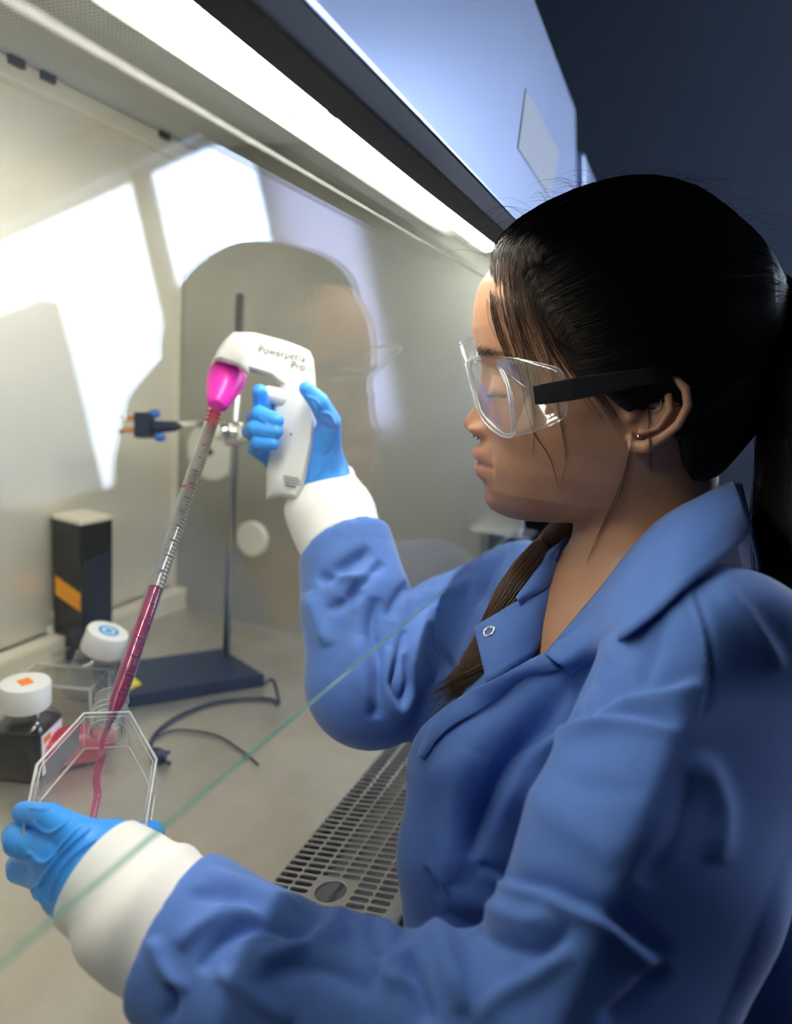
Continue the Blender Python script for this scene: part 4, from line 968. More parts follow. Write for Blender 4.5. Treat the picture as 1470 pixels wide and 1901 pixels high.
for pts in ([(1172, 830), (1160, 880), (1140, 930), (1115, 985), (1088, 1050)], [(1176, 800), (1168, 860), (1150, 925), (1120, 980), (1090, 1045)], [(1205, 720), (1206, 780), (1208, 840), (1209, 880)], [(1000, 560), (1022, 680), (1042, 790), (1050, 850), (1040, 905)], [(940, 560), (962, 680), (985, 790), (1020, 850), (1038, 910)], [(955, 560), (978, 680), (992, 770), (990, 850)]):
    for k in range(5):
        C = catmull(pts, 5) + rng.normal(0, 1.6, 2); paths.append(np.array([hit(bbvh, x, y, .002, .5) for x, y in C]))
strands('wisps', paths, .00014, M_hair2, hair)
# tie and ponytail
ax_ = nrm(P(1475, 600, .500) - TIE)
tie = MB(); 
for k in range(3):
    tie.lathe([(.0155 + .004 * math.cos(a), (k - 1) * .0075 + .004 * math.sin(a)) for a in np.linspace(0, 2 * PI, 13)], frame(TIE, x=(0, 0, 1), z=nrm(P(1470, 520, .505) - P(1405, 585, .510))), 28, cap=False)
tie.build('hair_tie', mat('black ribbed elastic', (.008, .012, .016), .8), person, smooth=True)
pc = [P(1440, 556, .508), P(1488, 596, .504), P(1530, 690, .500), P(1545, 820, .495), P(1535, 980, .485), P(1525, 1180, .475), P(1520, 1350, .465), P(1515, 1450, .460)]
pr = [.012, .027, .044, .049, .047, .038, .024, .006]
pf_ = Field(*[np.arange(min(p[i] for p in pc) - .05, max(p[i] for p in pc) + .05, .003) for i in range(3)]); pf_.chain(pc, pr, k=.01)
V, F = pf_.mesh(); V, F = keep_big(V, F); V = lap(V, F, 2); pt_ = meta(np_mesh('ponytail', V, F, M_hair, person), 'long black ponytail')
def bundle(C3, rads, n, jit=.0, r=.0002):
    C = catmull(C3, 6); R_ = np.interp(np.linspace(0, 1, len(C)), np.linspace(0, 1, len(rads)), rads); out = []
    for i in range(n):
        a = rng.uniform(0, 2 * PI); q = math.sqrt(rng.uniform(0, 1)); tw = rng.uniform(-.6, .6); p = []; ph = rng.uniform(0, 6)
        for j, c in enumerate(C):
            t = nrm(C[min(j + 1, len(C) - 1)] - C[max(j - 1, 0)]); u = nrm(np.cross(t, [.2, .3, .93])); v = np.cross(t, u); aa = a + tw * j / len(C)
            p.append(c + R_[j] * q * (u * math.cos(aa) + v * math.sin(aa)) + jit * u * math.sin(ph + j * .5))
        out.append(np.array(p)[: int(len(p) * rng.uniform(.82, 1))])
    return out
strands('ponytail_strands', bundle(pc, [x * 1.06 for x in pr], 700, .0008), .00025, M_hair, pt_)
lock = [P(1085, 950, .600), P(1052, 975, .592)] + [hc(x, y, o_, .58) for x, y, o_ in ((1012, 1018, .006), (975, 1065, .006), (944, 1115, .006), (912, 1180, .004), (880, 1245, .006), (846, 1290, .008), (815, 1325, .012))]
strands('front_lock', bundle(lock, [.010, .011, .0125, .013, .012, .014, .020], 900, .0012), .00028, mat('brown hair lock', (.13, .07, .04), .42), person, 'brown hair lock lying over the far shoulder')
# eyelashes
paths = []
for i in range(46):
    s0 = rng.uniform(20, 45); u0 = -5.2 + .0035 * (s0 - 31) ** 2; b0 = HL(110, s0, u0); r0 = bbvh.ray_cast(Vector(b0), Vector(-Fh))
    if r0[0] is None: continue
    b0 = np.array(r0[0]); L = rng.uniform(5, 7.5) * .001; dr = nrm(Fh * .8 + Sh * (s0 - 31) * .02 - Uh * .55); paths.append(np.array([b0 + dr * L * t - Uh * .0 + Uh * L * .25 * t * t for t in np.linspace(0, 1, 6)]))
    paths.append(paths[-1] + Sh * 0)
strands('eyelashes', paths, .00012, M_hair, body)
paths = []
for i in range(260):
    s0 = rng.uniform(12, 50); u0 = 26 - .010 * max(s0 - 34, 0) ** 1.6 + rng.normal(0, 1.6); r0 = bbvh.ray_cast(Vector(HL(130, s0, u0)), Vector(-Fh))
    if r0[0] is None: continue
    b0 = np.array(r0[0]); dr = nrm(Sh + Uh * rng.normal(.15, .15) + Fh * .08); L = rng.uniform(4, 7) * .001
    paths.append(np.array([b0 + Fh * .0002 + dr * L * t - Fh * L * .35 * t for t in np.linspace(0, 1, 5)]))
strands('eyebrow', paths, .00010, M_hair2, body)

# ---------------------------------------------------------------- safety goggles and jewellery
def PS(px, py, s):
    d = ray(px, py); k = ((H0 + Sh * s * .001 - CPOS) @ Sh) / (d @ Sh); return CPOS + d * k
gog = empty('safety_goggles', PS(905, 720, 20)); gog.parent = person; gog.location = Vector(PS(905, 720, 20)) - Vector(person.location)
lens = [PS(*p) for p in ((872, 676, 13), (886, 667, 17), (905, 666, 25), (922, 676, 36), (938, 705, 49), (947, 750, 57), (952, 795, 60), (944, 807, 56), (930, 801, 47), (912, 787, 36), (895, 765, 25), (881, 720, 15))]
def closed(pts, n=6):
    p = np.array(pts); Q = np.concatenate([p[-1:], p, p[:2]]); out = []
    for i in range(1, len(Q) - 2):
        for t in np.linspace(0, 1, n, endpoint=False): out.append(.5 * ((2 * Q[i]) + (-Q[i - 1] + Q[i + 1]) * t + (2 * Q[i - 1] - 5 * Q[i] + 4 * Q[i + 1] - Q[i + 2]) * t * t + (-Q[i - 1] + 3 * Q[i] - 3 * Q[i + 1] + Q[i + 2]) * t ** 3))
    return np.array(out)
def shield(name, pts, bulge, mt, parent, rings=6, th=.0018):
    C = closed(pts); c = C.mean(0); n = np.cross(C[len(C) // 4] - c, C[0] - c); n = nrm(n); n = n if n @ (CPOS - c) > 0 else -n; V = []; F = []; m = len(C)
    for j in range(rings):
        q = 1 - j / rings
        for p in C: V.append(c + (p - c) * q + n * bulge * (1 - q * q))
    V.append(c + n * bulge)
    for j in range(rings - 1):
        for i in range(m): F.append((j * m + i, j * m + (i + 1) % m, (j + 1) * m + (i + 1) % m, (j + 1) * m + i))
    for i in range(m): F.append(((rings - 1) * m + i, (rings - 1) * m + (i + 1) % m, rings * m))
    o = from_py(name, V, F, mt, parent, True); fix_normals(o); md = o.modifiers.new('sheet', 'SOLIDIFY'); md.thickness = th; return o
def sub(o, par):    # sub-part helper
    return o
def ring_tube(name, pts, r, mt, parent, closed_=True, n=6):
    C = closed(pts, n) if closed_ else catmull(pts, n); C = np.concatenate([C, C[:1]]) if closed_ else C
    return MB().tube(list(C), r, 8, cap=not closed_).build(name, mt, parent, smooth=True)
shield('lens', lens, .003, M_goggle, gog); ring_tube('lens_rim', lens, .0013, M_goggle_rim, gog)
ring_tube('lens_rim', [PS(*p) for p in ((868, 672, 12), (892, 661, 20), (912, 664, 29), (932, 684, 43), (945, 715, 55), (953, 760, 61), (956, 800, 63), (946, 812, 60), (926, 806, 48), (905, 790, 34), (889, 765, 23), (874, 712, 12))], .0010, M_goggle_rim, gog)
ss_ = [(PS(905, 663, 27), 0), (PS(945, 664, 56), 0), (PS(985, 671, 72), 0), (PS(1020, 679, 80), 0), (PS(1040, 687, 84), 0)]
sback = [PS(1040, 687, 84), PS(1048, 706, 85), PS(1054, 740, 86), PS(1052, 764, 86), PS(1043, 778, 85)]; sbot = [PS(1043, 778, 85), PS(1015, 792, 83), PS(985, 803, 77), PS(953, 810, 63)]
sfront = [PS(953, 810, 63), PS(956, 780, 63), PS(948, 735, 58), PS(935, 695, 45), PS(918, 672, 33), PS(905, 663, 27)]
outl = [p for p, _ in ss_] + sback[1:] + sbot[1:] + sfront[1:-1]
shield('side_shield', outl, .0003, M_goggle, gog, rings=5, th=.0014); ring_tube('shield_rim', [p for p, _ in ss_] + sback[1:] + sbot[1:], .00055, M_goggle_rim, gog, False)
fb_ = [PS(*p) for p in ((856, 634, -42), (882, 628, -20), (889, 666, -3), (868, 674, -6), (861, 655, -26))]
shield('far_lens', fb_, .001, M_goggle, gog, rings=3); ring_tube('far_rim', fb_, .0012, M_goggle_rim, gog)
ring_tube('bridge', [PS(855, 640, -40), PS(862, 668, -16), PS(868, 690, 0), (PS(876, 720, 8)), PS(884, 745, 14), PS(896, 768, 22)], .0014, M_goggle_rim, gog, False)
ring_tube('brow_bar', [PS(868, 673, -3), PS(878, 668, 8), PS(893, 661, 18), PS(910, 660, 28)], .0018, M_goggle_rim, gog, False)
tv = []
for (x, y0, y1, s0) in ((989, 715, 722, 88), (993, 716, 751, 88), (1003, 713, 752, 88), (1060, 702, 744, 88), (1100, 696, 736, 87), (1140, 690, 728, 86), (1195, 684, 716, 84), (1250, 680, 706, 80)):
    a, b_ = PS(x, y0, s0), PS(x, y1, s0); tv.append((a, b_, a - Sh * .0035, b_ - Sh * .0035))
Vt = []; Ft = []
for q4 in tv: Vt += list(q4)
for i in range(len(tv) - 1):
    k = i * 4; Ft += [(k, k + 4, k + 5, k + 1), (k + 2, k + 3, k + 7, k + 6), (k, k + 2, k + 6, k + 4), (k + 1, k + 5, k + 7, k + 3)]
Ft += [(0, 1, 3, 2), (len(Vt) - 4, len(Vt) - 2, len(Vt) - 1, len(Vt) - 3)]
tp = fix_normals(from_py('temple_arm', Vt, Ft, M_black, gog)); md = tp.modifiers.new('bevel', 'BEVEL'); md.width = .0008; md.segments = 2; tp['label'] = 'black rubber temple arm'
ball = lambda m, c, r: m.lathe([(r * math.sin(a), -r * math.cos(a)) for a in np.linspace(.01, PI - .01, 10)], Matrix.Translation(Vector(c)), 14)
m = MB(); ball(m, PS(879, 809, 3), .0017); ball(m, PS(886, 813, 8), .0017); m.tube([PS(881, 806, 2), PS(883, 803, 3), PS(887, 809, 8)], .0006, 8); m.build('septum_ring', M_chrome, person, smooth=True)
e1 = hit(bbvh, 1186, 811, .001); ball(MB(), e1, .0022).build('ear_stud', M_chrome, person, smooth=True)
cc = [hit(bbvh, 1214 + 13 * math.cos(a), 747 + 16 * math.sin(a), .0016) for a in np.linspace(-1.4, 2.2, 14)]
MB().tube(cc, .0004, 8).build('ear_ring', M_chrome, person, smooth=True)

# ================================================================== THINGS IN THE CABINET
def rodr(a, th): return a
def plane_pt(px, py, z=TZ):
    d = ray(px, py); return CPOS + d * ((z - CAMZ) / d[2])
def text(txt, size, M, mt, parent, name='printed_text', thick=.0001):
    cu = bpy.data.curves.new(name, 'FONT'); cu.body = txt; cu.size = size; cu.extrude = thick; cu.align_x = 'CENTER'; cu.align_y = 'CENTER'
    o = bpy.data.objects.new('tmp', cu); COL.objects.link(o); dg = bpy.context.evaluated_depsgraph_get(); me = bpy.data.meshes.new_from_object(o.evaluated_get(dg)); bpy.data.objects.remove(o)
    me.transform(M); return link(name, me, mt, parent)
# --- pipette controller
pipT = P(403, 752, .664); pipB = P(200, 1354, .497); pax = nrm(pipT - pipB)
ctl = empty('pipette_controller', P(530, 925, .65), 'white pistol-grip pipette controller with magenta nose cone held in the raised glove', 'pipette controller')
cout = [(433, 616), (471, 617), (524, 631), (558, 643), (575, 652), (582, 668), (586, 712), (587, 770), (583, 823), (573, 870), (562, 910), (553, 929), (521, 922), (494, 927), (495, 875), (499, 839), (503, 790), (507, 744), (520, 716), (500, 700), (466, 690), (462, 700), (440, 680), (396, 668), (403, 650), (416, 632)]
cd_ = .648; V = []; F = []; n = len(cout)
cc2 = np.array(cout, float).mean(0)
lay = [(0.0, .90), (.0035, .975), (.009, 1.0), (.020, 1.0), (.026, .975), (.0295, .90)]
edge = np.array(cout, float)
# inset along normals for rounded rims
def inset(poly, a):
    m = len(poly); out = []
    for i in range(m):
        p0, p1, p2 = poly[i - 1], poly[i], poly[(i + 1) % m]; e1, e2 = nrm(p1 - p0), nrm(p2 - p1); n1 = np.array([-e1[1], e1[0]]); n2 = np.array([-e2[1], e2[0]]); nn_ = n1 + n2; l = max(nn_ @ nn_ / 2, .35); out.append(p1 + nn_ / l * a)
    return np.array(out)
for dz, k in lay:
    a = {.90: 9.0, .975: 3.0, 1.0: 0.0}[k]; q_ = inset(edge, a)
    for i, (x, y) in enumerate(q_):
        # the grip deepens to the left: front strap faces the camera
        V.append(P(x, y, cd_ + dz - .0035 * (dz < .004) * 0 + .010 * max(0, (540 - x) / 60) * (y > 700) * (dz < .015)))
L_ = len(lay)
for j in range(L_ - 1):
    for i in range(n): F.append((j * n + i, j * n + (i + 1) % n, (j + 1) * n + (i + 1) % n, (j + 1) * n + i))
F.append(tuple(range(n))[::-1]); F.append(tuple(range((L_ - 1) * n, L_ * n)))
bm = bmesh.new(); vs = [bm.verts.new(tuple(v)) for v in V]
for f_ in F: bm.faces.new([vs[i] for i in f_])
bmesh.ops.recalc_face_normals(bm, faces=bm.faces); bmesh.ops.triangulate(bm, faces=[f for f in bm.faces if len(f.verts) > 4]); me = bpy.data.meshes.new('housing'); bm.to_mesh(me); bm.free()
ho = link('housing', me, M_white, ctl); autosmooth(ho, .9)
nM = frame(pipT, x=RIGHT, z=pax)
MB().lathe([(.0085, -.002), (.0098, .0), (.0125, .008), (.0155, .018), (.0178, .028), (.0188, .036), (.0186, .0405), (.016, .041)], nM, 48).build('nose_cone', M_magenta, ctl, smooth=True)
MB().lathe([(.0178, .0400), (.0184, .042), (.0180, .052), (.0160, .062), (.012, .070), (.0001, .0735)], nM, 48).build('neck_housing', M_white, ctl, smooth=True)
tr_ = Field(*[np.arange(min(P(490, 725, .64)[i], P(520, 750, .66)[i]) - .03, max(P(490, 725, .64)[i], P(520, 750, .66)[i]) + .03, .0012) for i in range(3)])
tr_.cone(P(498, 731, .648), P(520, 738, .655), .0075, .009, k=.004); V, F = tr_.mesh(); np_mesh('trigger', V, F, M_white, ctl)
sM = lambda x, y, d, rot=0.: frame(P(x, y, d), x=nrm(RIGHT * math.cos(rot) + DOWN * math.sin(rot)), z=-FWD)
text('Powerpette', .0098, sM(524, 657, cd_ - .0010, .21), M_ink, ctl); text('Pro', .0098, sM(553, 680, cd_ - .0010, .21), M_ink, ctl)
bars = MB()
for j, (y, x0, x1) in enumerate(((884, 527, 556), (889, 527, 560), (895, 529, 560), (901, 531, 550))):
    for k in range(9):
        xa = x0 + (x1 - x0) * k / 9; bars.box((-.0006, -.0008, 0), (.0006, .0008, .0002), sM(xa, y + .18 * (xa - x0), cd_ - .0003))
bars.build('rating_print', M_ink, ctl)
MB().lathe([(.0016, 0), (.0016, .0004), (.0001, .0004)], sM(540, 806, cd_ - .0002), 3).build('arrow_mark', M_ink, ctl)
# --- serological pipette
pl_ = np.linalg.norm(pipT - pipB); PM = frame(pipB, x=-FWD, z=pax)
pip = empty('serological_pipette', pipB, 'long clear graduated pipette part filled with magenta liquid', 'pipette')
r0 = .0067
MB().lathe([(.0016, .0), (.0026, .006), (.0052, .014), (r0, .020), (r0, pl_ + .01), (r0 - .0009, pl_ + .01), (r0 - .0009, .0205), (.0044, .0145), (.0018, .0065), (.0008, .0)], PM, 32, cap=False).build('glass_tube', thin_clear('clear pipette tube', (.96, .965, .965), .03, 1.5, 1.5, haze=.015), pip, smooth=True)
fl_ = .61 * pl_
top_liq = np.linalg.norm(P(287, 1085, .553) - pipB)
M_liq = mat('magenta medium column', (.36, .004, .09), .12, trans=.15, ior=1.34); 
MB().lathe([(.0008, .001), (.0016, .0065), (.0042, .0145), (r0 - .0011, .0207), (r0 - .0011, top_liq), (.0001, top_liq - .001)], PM, 28).build('medium_column', M_liq, pip, smooth=True)
gr_ = MB(); gr2 = MB()
ca_ = math.atan2(0, 1)
for k in range(72):
    z = .026 + k * (pl_ - .050) / 72; big = k % 4 == 0; a0 = .15 if big else .62
    seg = [(( r0 + .0001) * math.cos(a), (r0 + .0001) * math.sin(a), z) for a in np.linspace(1.35, a0, 7)]
    gr_.tube([PM @ Vector(p) for p in seg], .00048 if big else .00038, 4)
M_redband = mat('red printed band', (.6, .03, .05), .5)
for z in (pl_ - .012, pl_ - .017, pl_ - .022, pl_ - .10):
    gr2 = MB()
    seg = [((r0 + .0001) * math.cos(a), (r0 + .0001) * math.sin(a), z) for a in np.linspace(-1.6, 1.6, 14)]; gr2.tube([PM @ Vector(p) for p in seg], .00035, 4); gr2.build('red_band', M_redband, pip)
gr_.build('graduation_marks', mat('dark printed scale', (.04, .03, .05), .5), pip); 
for k in range(0, 24):
    z = .044 + k * (pl_ - .066) / 24; a = -.25; M = PM @ Matrix.Translation(((r0 + .0002) * math.cos(-a), (r0 + .0002) * math.sin(-a), z)) @ Matrix.Rotation(-a, 4, 'Z') @ Matrix.Rotation(PI / 2, 4, 'Y') @ Matrix.Rotation(PI / 2, 4, 'Z')
    if k % 2 == 0: text(str(24 - k), .0042, M, gr_ and bpy.data.materials['dark printed scale'], pip, 'scale_number')
# --- culture flask
fv = nrm(-RIGHT * .23 - DOWN * .45 + FWD * .85); fw = nrm(RIGHT * .18 - DOWN * .89 - FWD * .42); fw = nrm(fw - fv * (fw @ fv)); fu = np.cross(fv, fw); fu = fu if fu @ RIGHT > 0 else -fu
hw, ht = .0372, .0172
FO = P(199, 1323, .500) - fv * .062 - fw * ht
FP = lambda u, v, w: FO + fu * u + fv * v + fw * w
flask = empty('culture_flask', FO - Uh * .03, 'clear plastic angled-neck culture flask held tilted in the lower blue glove', 'flask')
ol = [(-hw * .93, -.038), (-hw, .015), (-.0157, .062), (.0157, .062), (hw, .015), (hw * .93, -.038)]
m = MB(); nO = len(ol); m.add([FP(u, v, ht) for u, v in ol] + [FP(u, v, -ht) for u, v in ol], [tuple(range(nO)), tuple(range(nO, 2 * nO))[::-1]] + [(i, (i + 1) % nO, nO + (i + 1) % nO, nO + i) for i in range(nO)])
fb2 = fix_normals(m.build('flask_body', M_clear, flask))
for w in (ht, -ht): MB().tube([FP(u, v, w) for u, v in ol] + [FP(*ol[0], w)], .0011, 8).build('moulded_rim', M_clear_rim, flask, smooth=True)
MB().tube([FP(u * .94, v - (.002 if abs(u) < .02 else 0), ht - .002) for u, v in ol], .0005, 6).build('moulded_rim', M_clear_rim, flask, smooth=True)
for i in (1, 2, 3, 4): MB().tube([FP(*ol[i], ht), FP(*ol[i], -ht)], .0006, 6).build('moulded_corner', M_clear_rim, flask, smooth=True)
nk = frame(FP(0, .060, 0), x=fu, z=nrm(fv * .97 + fw * .10))
MB().lathe([(.0125, .0), (.0122, .030), (.0128, .031), (.0128, .0325), (.0112, .0325), (.0110, .0)], nk, 48, cap=False).build('flask_neck', M_clear_neck, flask, smooth=True)
for z in (.011, .016, .021):
    MB().lathe([(.0125 + .0006 * math.cos(a), z + .0006 * math.sin(a)) for a in np.linspace(0, 2 * PI, 9)], nk, 48, cap=False).build('screw_thread', M_clear_rim, flask, smooth=True)
MB().lathe([(.0128 + .0006 * math.cos(a), .001 + .0006 * math.sin(a)) for a in np.linspace(0, 2 * PI, 9)], nk, 48, cap=False).build('neck_collar', M_clear_rim, flask, smooth=True)
a, b_ = np.array(FP(*ol[1], 0)), np.array(FP(*ol[2], 0)); dn = nrm(np.cross(b_ - a, fw)); dn = dn if dn @ fu < 0 else -dn
m = MB(); q4 = [a * (1 - t) + b_ * t + fw * w + dn * .0004 for t, w in ((.18, -.010), (.88, -.010), (.88, .011), (.18, .011))]; m.add(q4 + [p - dn * .0003 for p in q4], [(0, 1, 2, 3), (7, 6, 5, 4), (0, 4, 5, 1), (1, 5, 6, 2), (2, 6, 7, 3), (3, 7, 4, 0)])
fix_normals(m.build('frosted_panel', mat('frosted writing patch', (.40, .36, .38), .6), flask))
strm = [P(206, 1322, .505), P(200, 1350, .503), P(191, 1372, .500), P(189, 1392, .498), P(191, 1402, .496)] + [CPOS + ray(x, y) * (((FP(0, 0, -ht + .0022) - CPOS) @ fw) / (ray(x, y) @ fw)) for x, y in ((183, 1425), (179, 1450), (181, 1475), (175, 1505), (171, 1528))]
C = catmull(strm, 8); rr = np.interp(np.linspace(0, 1, len(C)), [0, .25, .42, .5, .7, 1], [.0022, .0018, .0016, .0030, .0026, .0024])
meta(MB().tube(list(C), list(rr), 12).build('poured_medium', M_pinkthin, None, smooth=True), 'thin pink stream of medium running down inside the clear flask', 'liquid')

# --- retort stand
Ab, Bb, Cb = plane_pt(238, 1292, TZ + .018), plane_pt(492, 1252, TZ + .018), plane_pt(412, 1203, TZ + .018); Db = Ab + (Cb - Bb)
st = empty('retort_stand', ((Ab + Cb) / 2) * [1, 1, 0] + np.array([0, 0, TZ]), 'retort stand with flat black base and tall grey rod near the back corner', 'lab stand')
v = [Ab, Bb, Cb, Db]; m = MB(); m.add([p for p in v] + [p - Uh * .018 for p in v], [(0, 1, 2, 3), (7, 6, 5, 4), (0, 4, 5, 1), (1, 5, 6, 2), (2, 6, 7, 3), (3, 7, 4, 0)])
fix_normals(m.build('base_plate', M_navy, st, bevel=.002))
rb = plane_pt(420, 1214, TZ + .018); kd = (rb - CPOS) @ FWD; t545 = ray(441, 545); kk = np.hypot(*(rb - CPOS)[:2]) / np.hypot(*t545[:2]); rt = np.array([rb[0], rb[1], (CPOS + t545 * kk)[2]])
MB().tube([rb - Uh * .002, rt], .0055, 16).build('rod', M_iron, st, smooth=True)
def on_rod(py):
    f_ = (topix(rb[None])[1][0] - py) / (topix(rb[None])[1][0] - topix(rt[None])[1][0]); return rb + (rt - rb) * f_
jn = on_rod(787); jd = (jn - CPOS) @ FWD; jx, jy, _ = [q[0] for q in topix(jn[None])]
cl = empty('clamp_arm', jn, 'chrome clamp with cork tipped jaws gripping the retort stand rod', 'clamp')
MB().box((-.013, -.013, -.016), (.013, .013, .016), frame(jn, x=RIGHT, z=Uh)).build('boss_head', M_chrome, cl, bevel=.003)
MB().tube([P(jx + 24, jy + 2, jd - .02), P(jx - 60, 788, jd - .01), P(303, 791, jd - .01)], .0052, 14).build('arm_rod', M_chrome, cl, smooth=True)
for (x, y) in ((jx - 18, jy - 2), (jx + 22, jy + 3)): MB().lathe([(.004, 0), (.0105, .002), (.0105, .012), (.006, .014)], frame(P(x, y, jd - .02), x=Uh, z=-RIGHT * .5 - FWD), 18).build('wing_screw', M_chrome, cl, smooth=True)
g = MB(); g.tube([P(330, 791, jd - .012), P(285, 793, jd - .012)], [.0065, .009], 10); g.box((-.010, -.010, -.016), (.010, .010, .016), frame(P(268, 790, jd - .012), x=RIGHT, z=-DOWN)); g.build('clamp_body', M_navy, cl)
for y, s_ in ((777, -1), (799, 1)):
    j_ = MB().tube([P(262, y, jd - .012), P(226, y - 1, jd - .012)], .0036, 10).build('jaw', M_cork, cl, smooth=True)
    MB().tube([P(228, y - 1 + s_ * 3, jd - .012), P(220, y - 1 + s_ * 3, jd - .012)], .0030, 10).build('jaw_tip', M_blackpl, j_, smooth=True)
for (x, y) in ((287, 776), (297, 804)): MB().lathe([(.002, 0), (.0068, .002), (.0068, .009), (.002, .011)], frame(P(x, y, jd - .016), x=RIGHT, z=-DOWN if y < 790 else DOWN), 14).build('knob', M_blueknob, cl, smooth=True)
# --- cord and plug
cp = [plane_pt(488, 1272, TZ + .012), plane_pt(505, 1262, TZ + .03), plane_pt(514, 1285, TZ + .012), plane_pt(517, 1306, TZ + .003), plane_pt(505, 1299, TZ + .003), plane_pt(470, 1297, TZ + .003), plane_pt(400, 1304, TZ + .003), plane_pt(335, 1328, TZ + .003), plane_pt(296, 1355, TZ + .003), plane_pt(279, 1380, TZ + .003), plane_pt(282, 1398, TZ + .005)]
pw = empty('power_cord', cp[-1] * [1, 1, 0] + np.array([0, 0, TZ]), 'thin dark power cord curving over the steel work surface to its plug', 'cord')
MB().tube(list(catmull(cp, 8)), .0022, 8).build('cable', M_navy, pw, smooth=True)
MB().tube([plane_pt(282, 1396, TZ + .007), plane_pt(290, 1402, TZ + .008), plane_pt(304, 1406, TZ + .008)], [.005, .0085, .007], 10).build('plug', M_navy, pw, smooth=True)
for a, b_ in (((302, 1402), (314, 1396)), ((302, 1410), (315, 1418))):
    MB().tube([plane_pt(*a, TZ + .008), plane_pt(*b_, TZ + .008)], .0022, 8).build('prong', M_blackpl, pw, smooth=True)
cp2 = [plane_pt(290, 1368, TZ + .0025), plane_pt(330, 1355, TZ + .0025), plane_pt(400, 1365, TZ + .0025), plane_pt(450, 1395, TZ + .0025), plane_pt(480, 1420, TZ + .0025)]
meta(MB().tube(list(catmull(cp2, 8)), .0012, 8).build('thin_wire', M_navy, None, smooth=True), 'very thin dark wire trailing over the work surface beside the plug', 'wire')
# --- tall dark block
nb = plane_pt(152, 1236); l1 = nrm(np.array([-RIGHT[0], -RIGHT[1], 0]) * .90 + np.array([FWD[0], FWD[1], 0]) * .44); l2 = np.array([l1[1], -l1[0], 0]); l2 = l2 if l2 @ RIGHT > 0 else -l2
hd = (nb - CPOS) @ FWD; HB = .198
bk = empty('cuvette_box', nb + (l1 + l2) * .025, 'tall dark box with cream lid and orange label by the back wall', 'box')
m = MB(); c4 = [nb, nb + l2 * .052, nb + l2 * .052 + l1 * .055, nb + l1 * .055]; m.add(c4 + [p + Uh * HB for p in c4], [(3, 2, 1, 0), (4, 5, 6, 7), (0, 1, 5, 4), (1, 2, 6, 5), (2, 3, 7, 6), (3, 0, 4, 7)])
fix_normals(m.build('box_body', mat('glossy black acrylic', (.02, .022, .022), .08), bk, bevel=.001))
m = MB(); c4b = [p + Uh * HB for p in c4]; m.add(c4b + [p + Uh * .007 for p in c4b], [(3, 2, 1, 0), (4, 5, 6, 7), (0, 1, 5, 4), (1, 2, 6, 5), (2, 3, 7, 6), (3, 0, 4, 7)]); fix_normals(m.build('lid', M_cream, bk, bevel=.001))
m = MB(); fo = -l2 * .0006; q4 = [nb + l1 * a + Uh * h + fo for a, h in ((.001, .078), (.050, .092), (.050, .120), (.001, .104))]; m.add(q4 + [p - fo * .5 for p in q4], [(0, 1, 2, 3), (7, 6, 5, 4), (0, 4, 5, 1), (1, 5, 6, 2), (2, 6, 7, 3), (3, 7, 4, 0)]); fix_normals(m.build('label', M_orange, bk))
# --- crumpled tissue
tc_ = P(112, 1166, .97); tf2 = Field(*[np.arange(tc_[i] - .03, tc_[i] + .03, .0016) for i in range(3)])
for k in range(16): tf2.ell(tc_ + rng.normal(0, .0065, 3), rng.uniform(.004, .011, 3), np.linalg.qr(rng.normal(size=(3, 3)))[0], k=.002)
V, F = tf2.mesh(); V, F = keep_big(V, F); V[:, 2] += TZ - V[:, 2].min() if False else 0
# it lies on an upturned clear box
cbx = plane_pt(108, 1262); hb_ = V[:, 2].min() - TZ
meta(np_mesh('crumpled_tissue', V, F, mat('off white tissue', (.78, .76, .68), .9), None), 'crumpled off white tissue left of the tall dark box', 'tissue')
def clear_box(name, c, ex, ey, h, M, parent, rimr=.0012, top=None):
    v0 = [c + ex * a + ey * b_ for a, b_ in ((-.5, -.5), (.5, -.5), (.5, .5), (-.5, .5))]; v1 = [p + Uh * h for p in v0]; m = MB(); m.add(v0 + v1, [(3, 2, 1, 0), (4, 5, 6, 7), (0, 1, 5, 4), (1, 2, 6, 5), (2, 3, 7, 6), (3, 0, 4, 7)])
    o = fix_normals(m.build(name, M, parent)); r_ = MB().tube(v1 + [v1[0]], rimr, 8).build('rim', M_clear_rim, parent, smooth=True)
    for i in range(4): MB().tube([v0[i], v1[i]], rimr * .7, 6).build('corner', M_clear_rim, parent, smooth=True)
    return o
cb = empty('clear_box', np.array([V[:, 0].mean(), V[:, 1].mean(), TZ]), 'clear plastic box carrying the crumpled tissue behind the two capped bottles', 'box')
clear_box('box_wall', np.array([V[:, 0].mean(), V[:, 1].mean(), TZ + .0005]), l1 * .075, l2 * .075, hb_ - .0005 + .001, M_clear, cb)
# --- clear rack tray behind the bottles
tc2 = plane_pt(118, 1345); trb = empty('clear_tray', tc2, 'low clear plastic tray standing between the dark bottle and the tall black box', 'tray')
clear_box('tray_wall', tc2 + Uh * .0005, nrm(np.array([RIGHT[0], RIGHT[1], 0])) * .085, nrm(np.array([FWD[0], FWD[1], 0])) * .05, .060, thin_clear('hazy tray plastic', (.93, .92, .88), .06, 1.5, 1.3, haze=.12), trb, .0018)
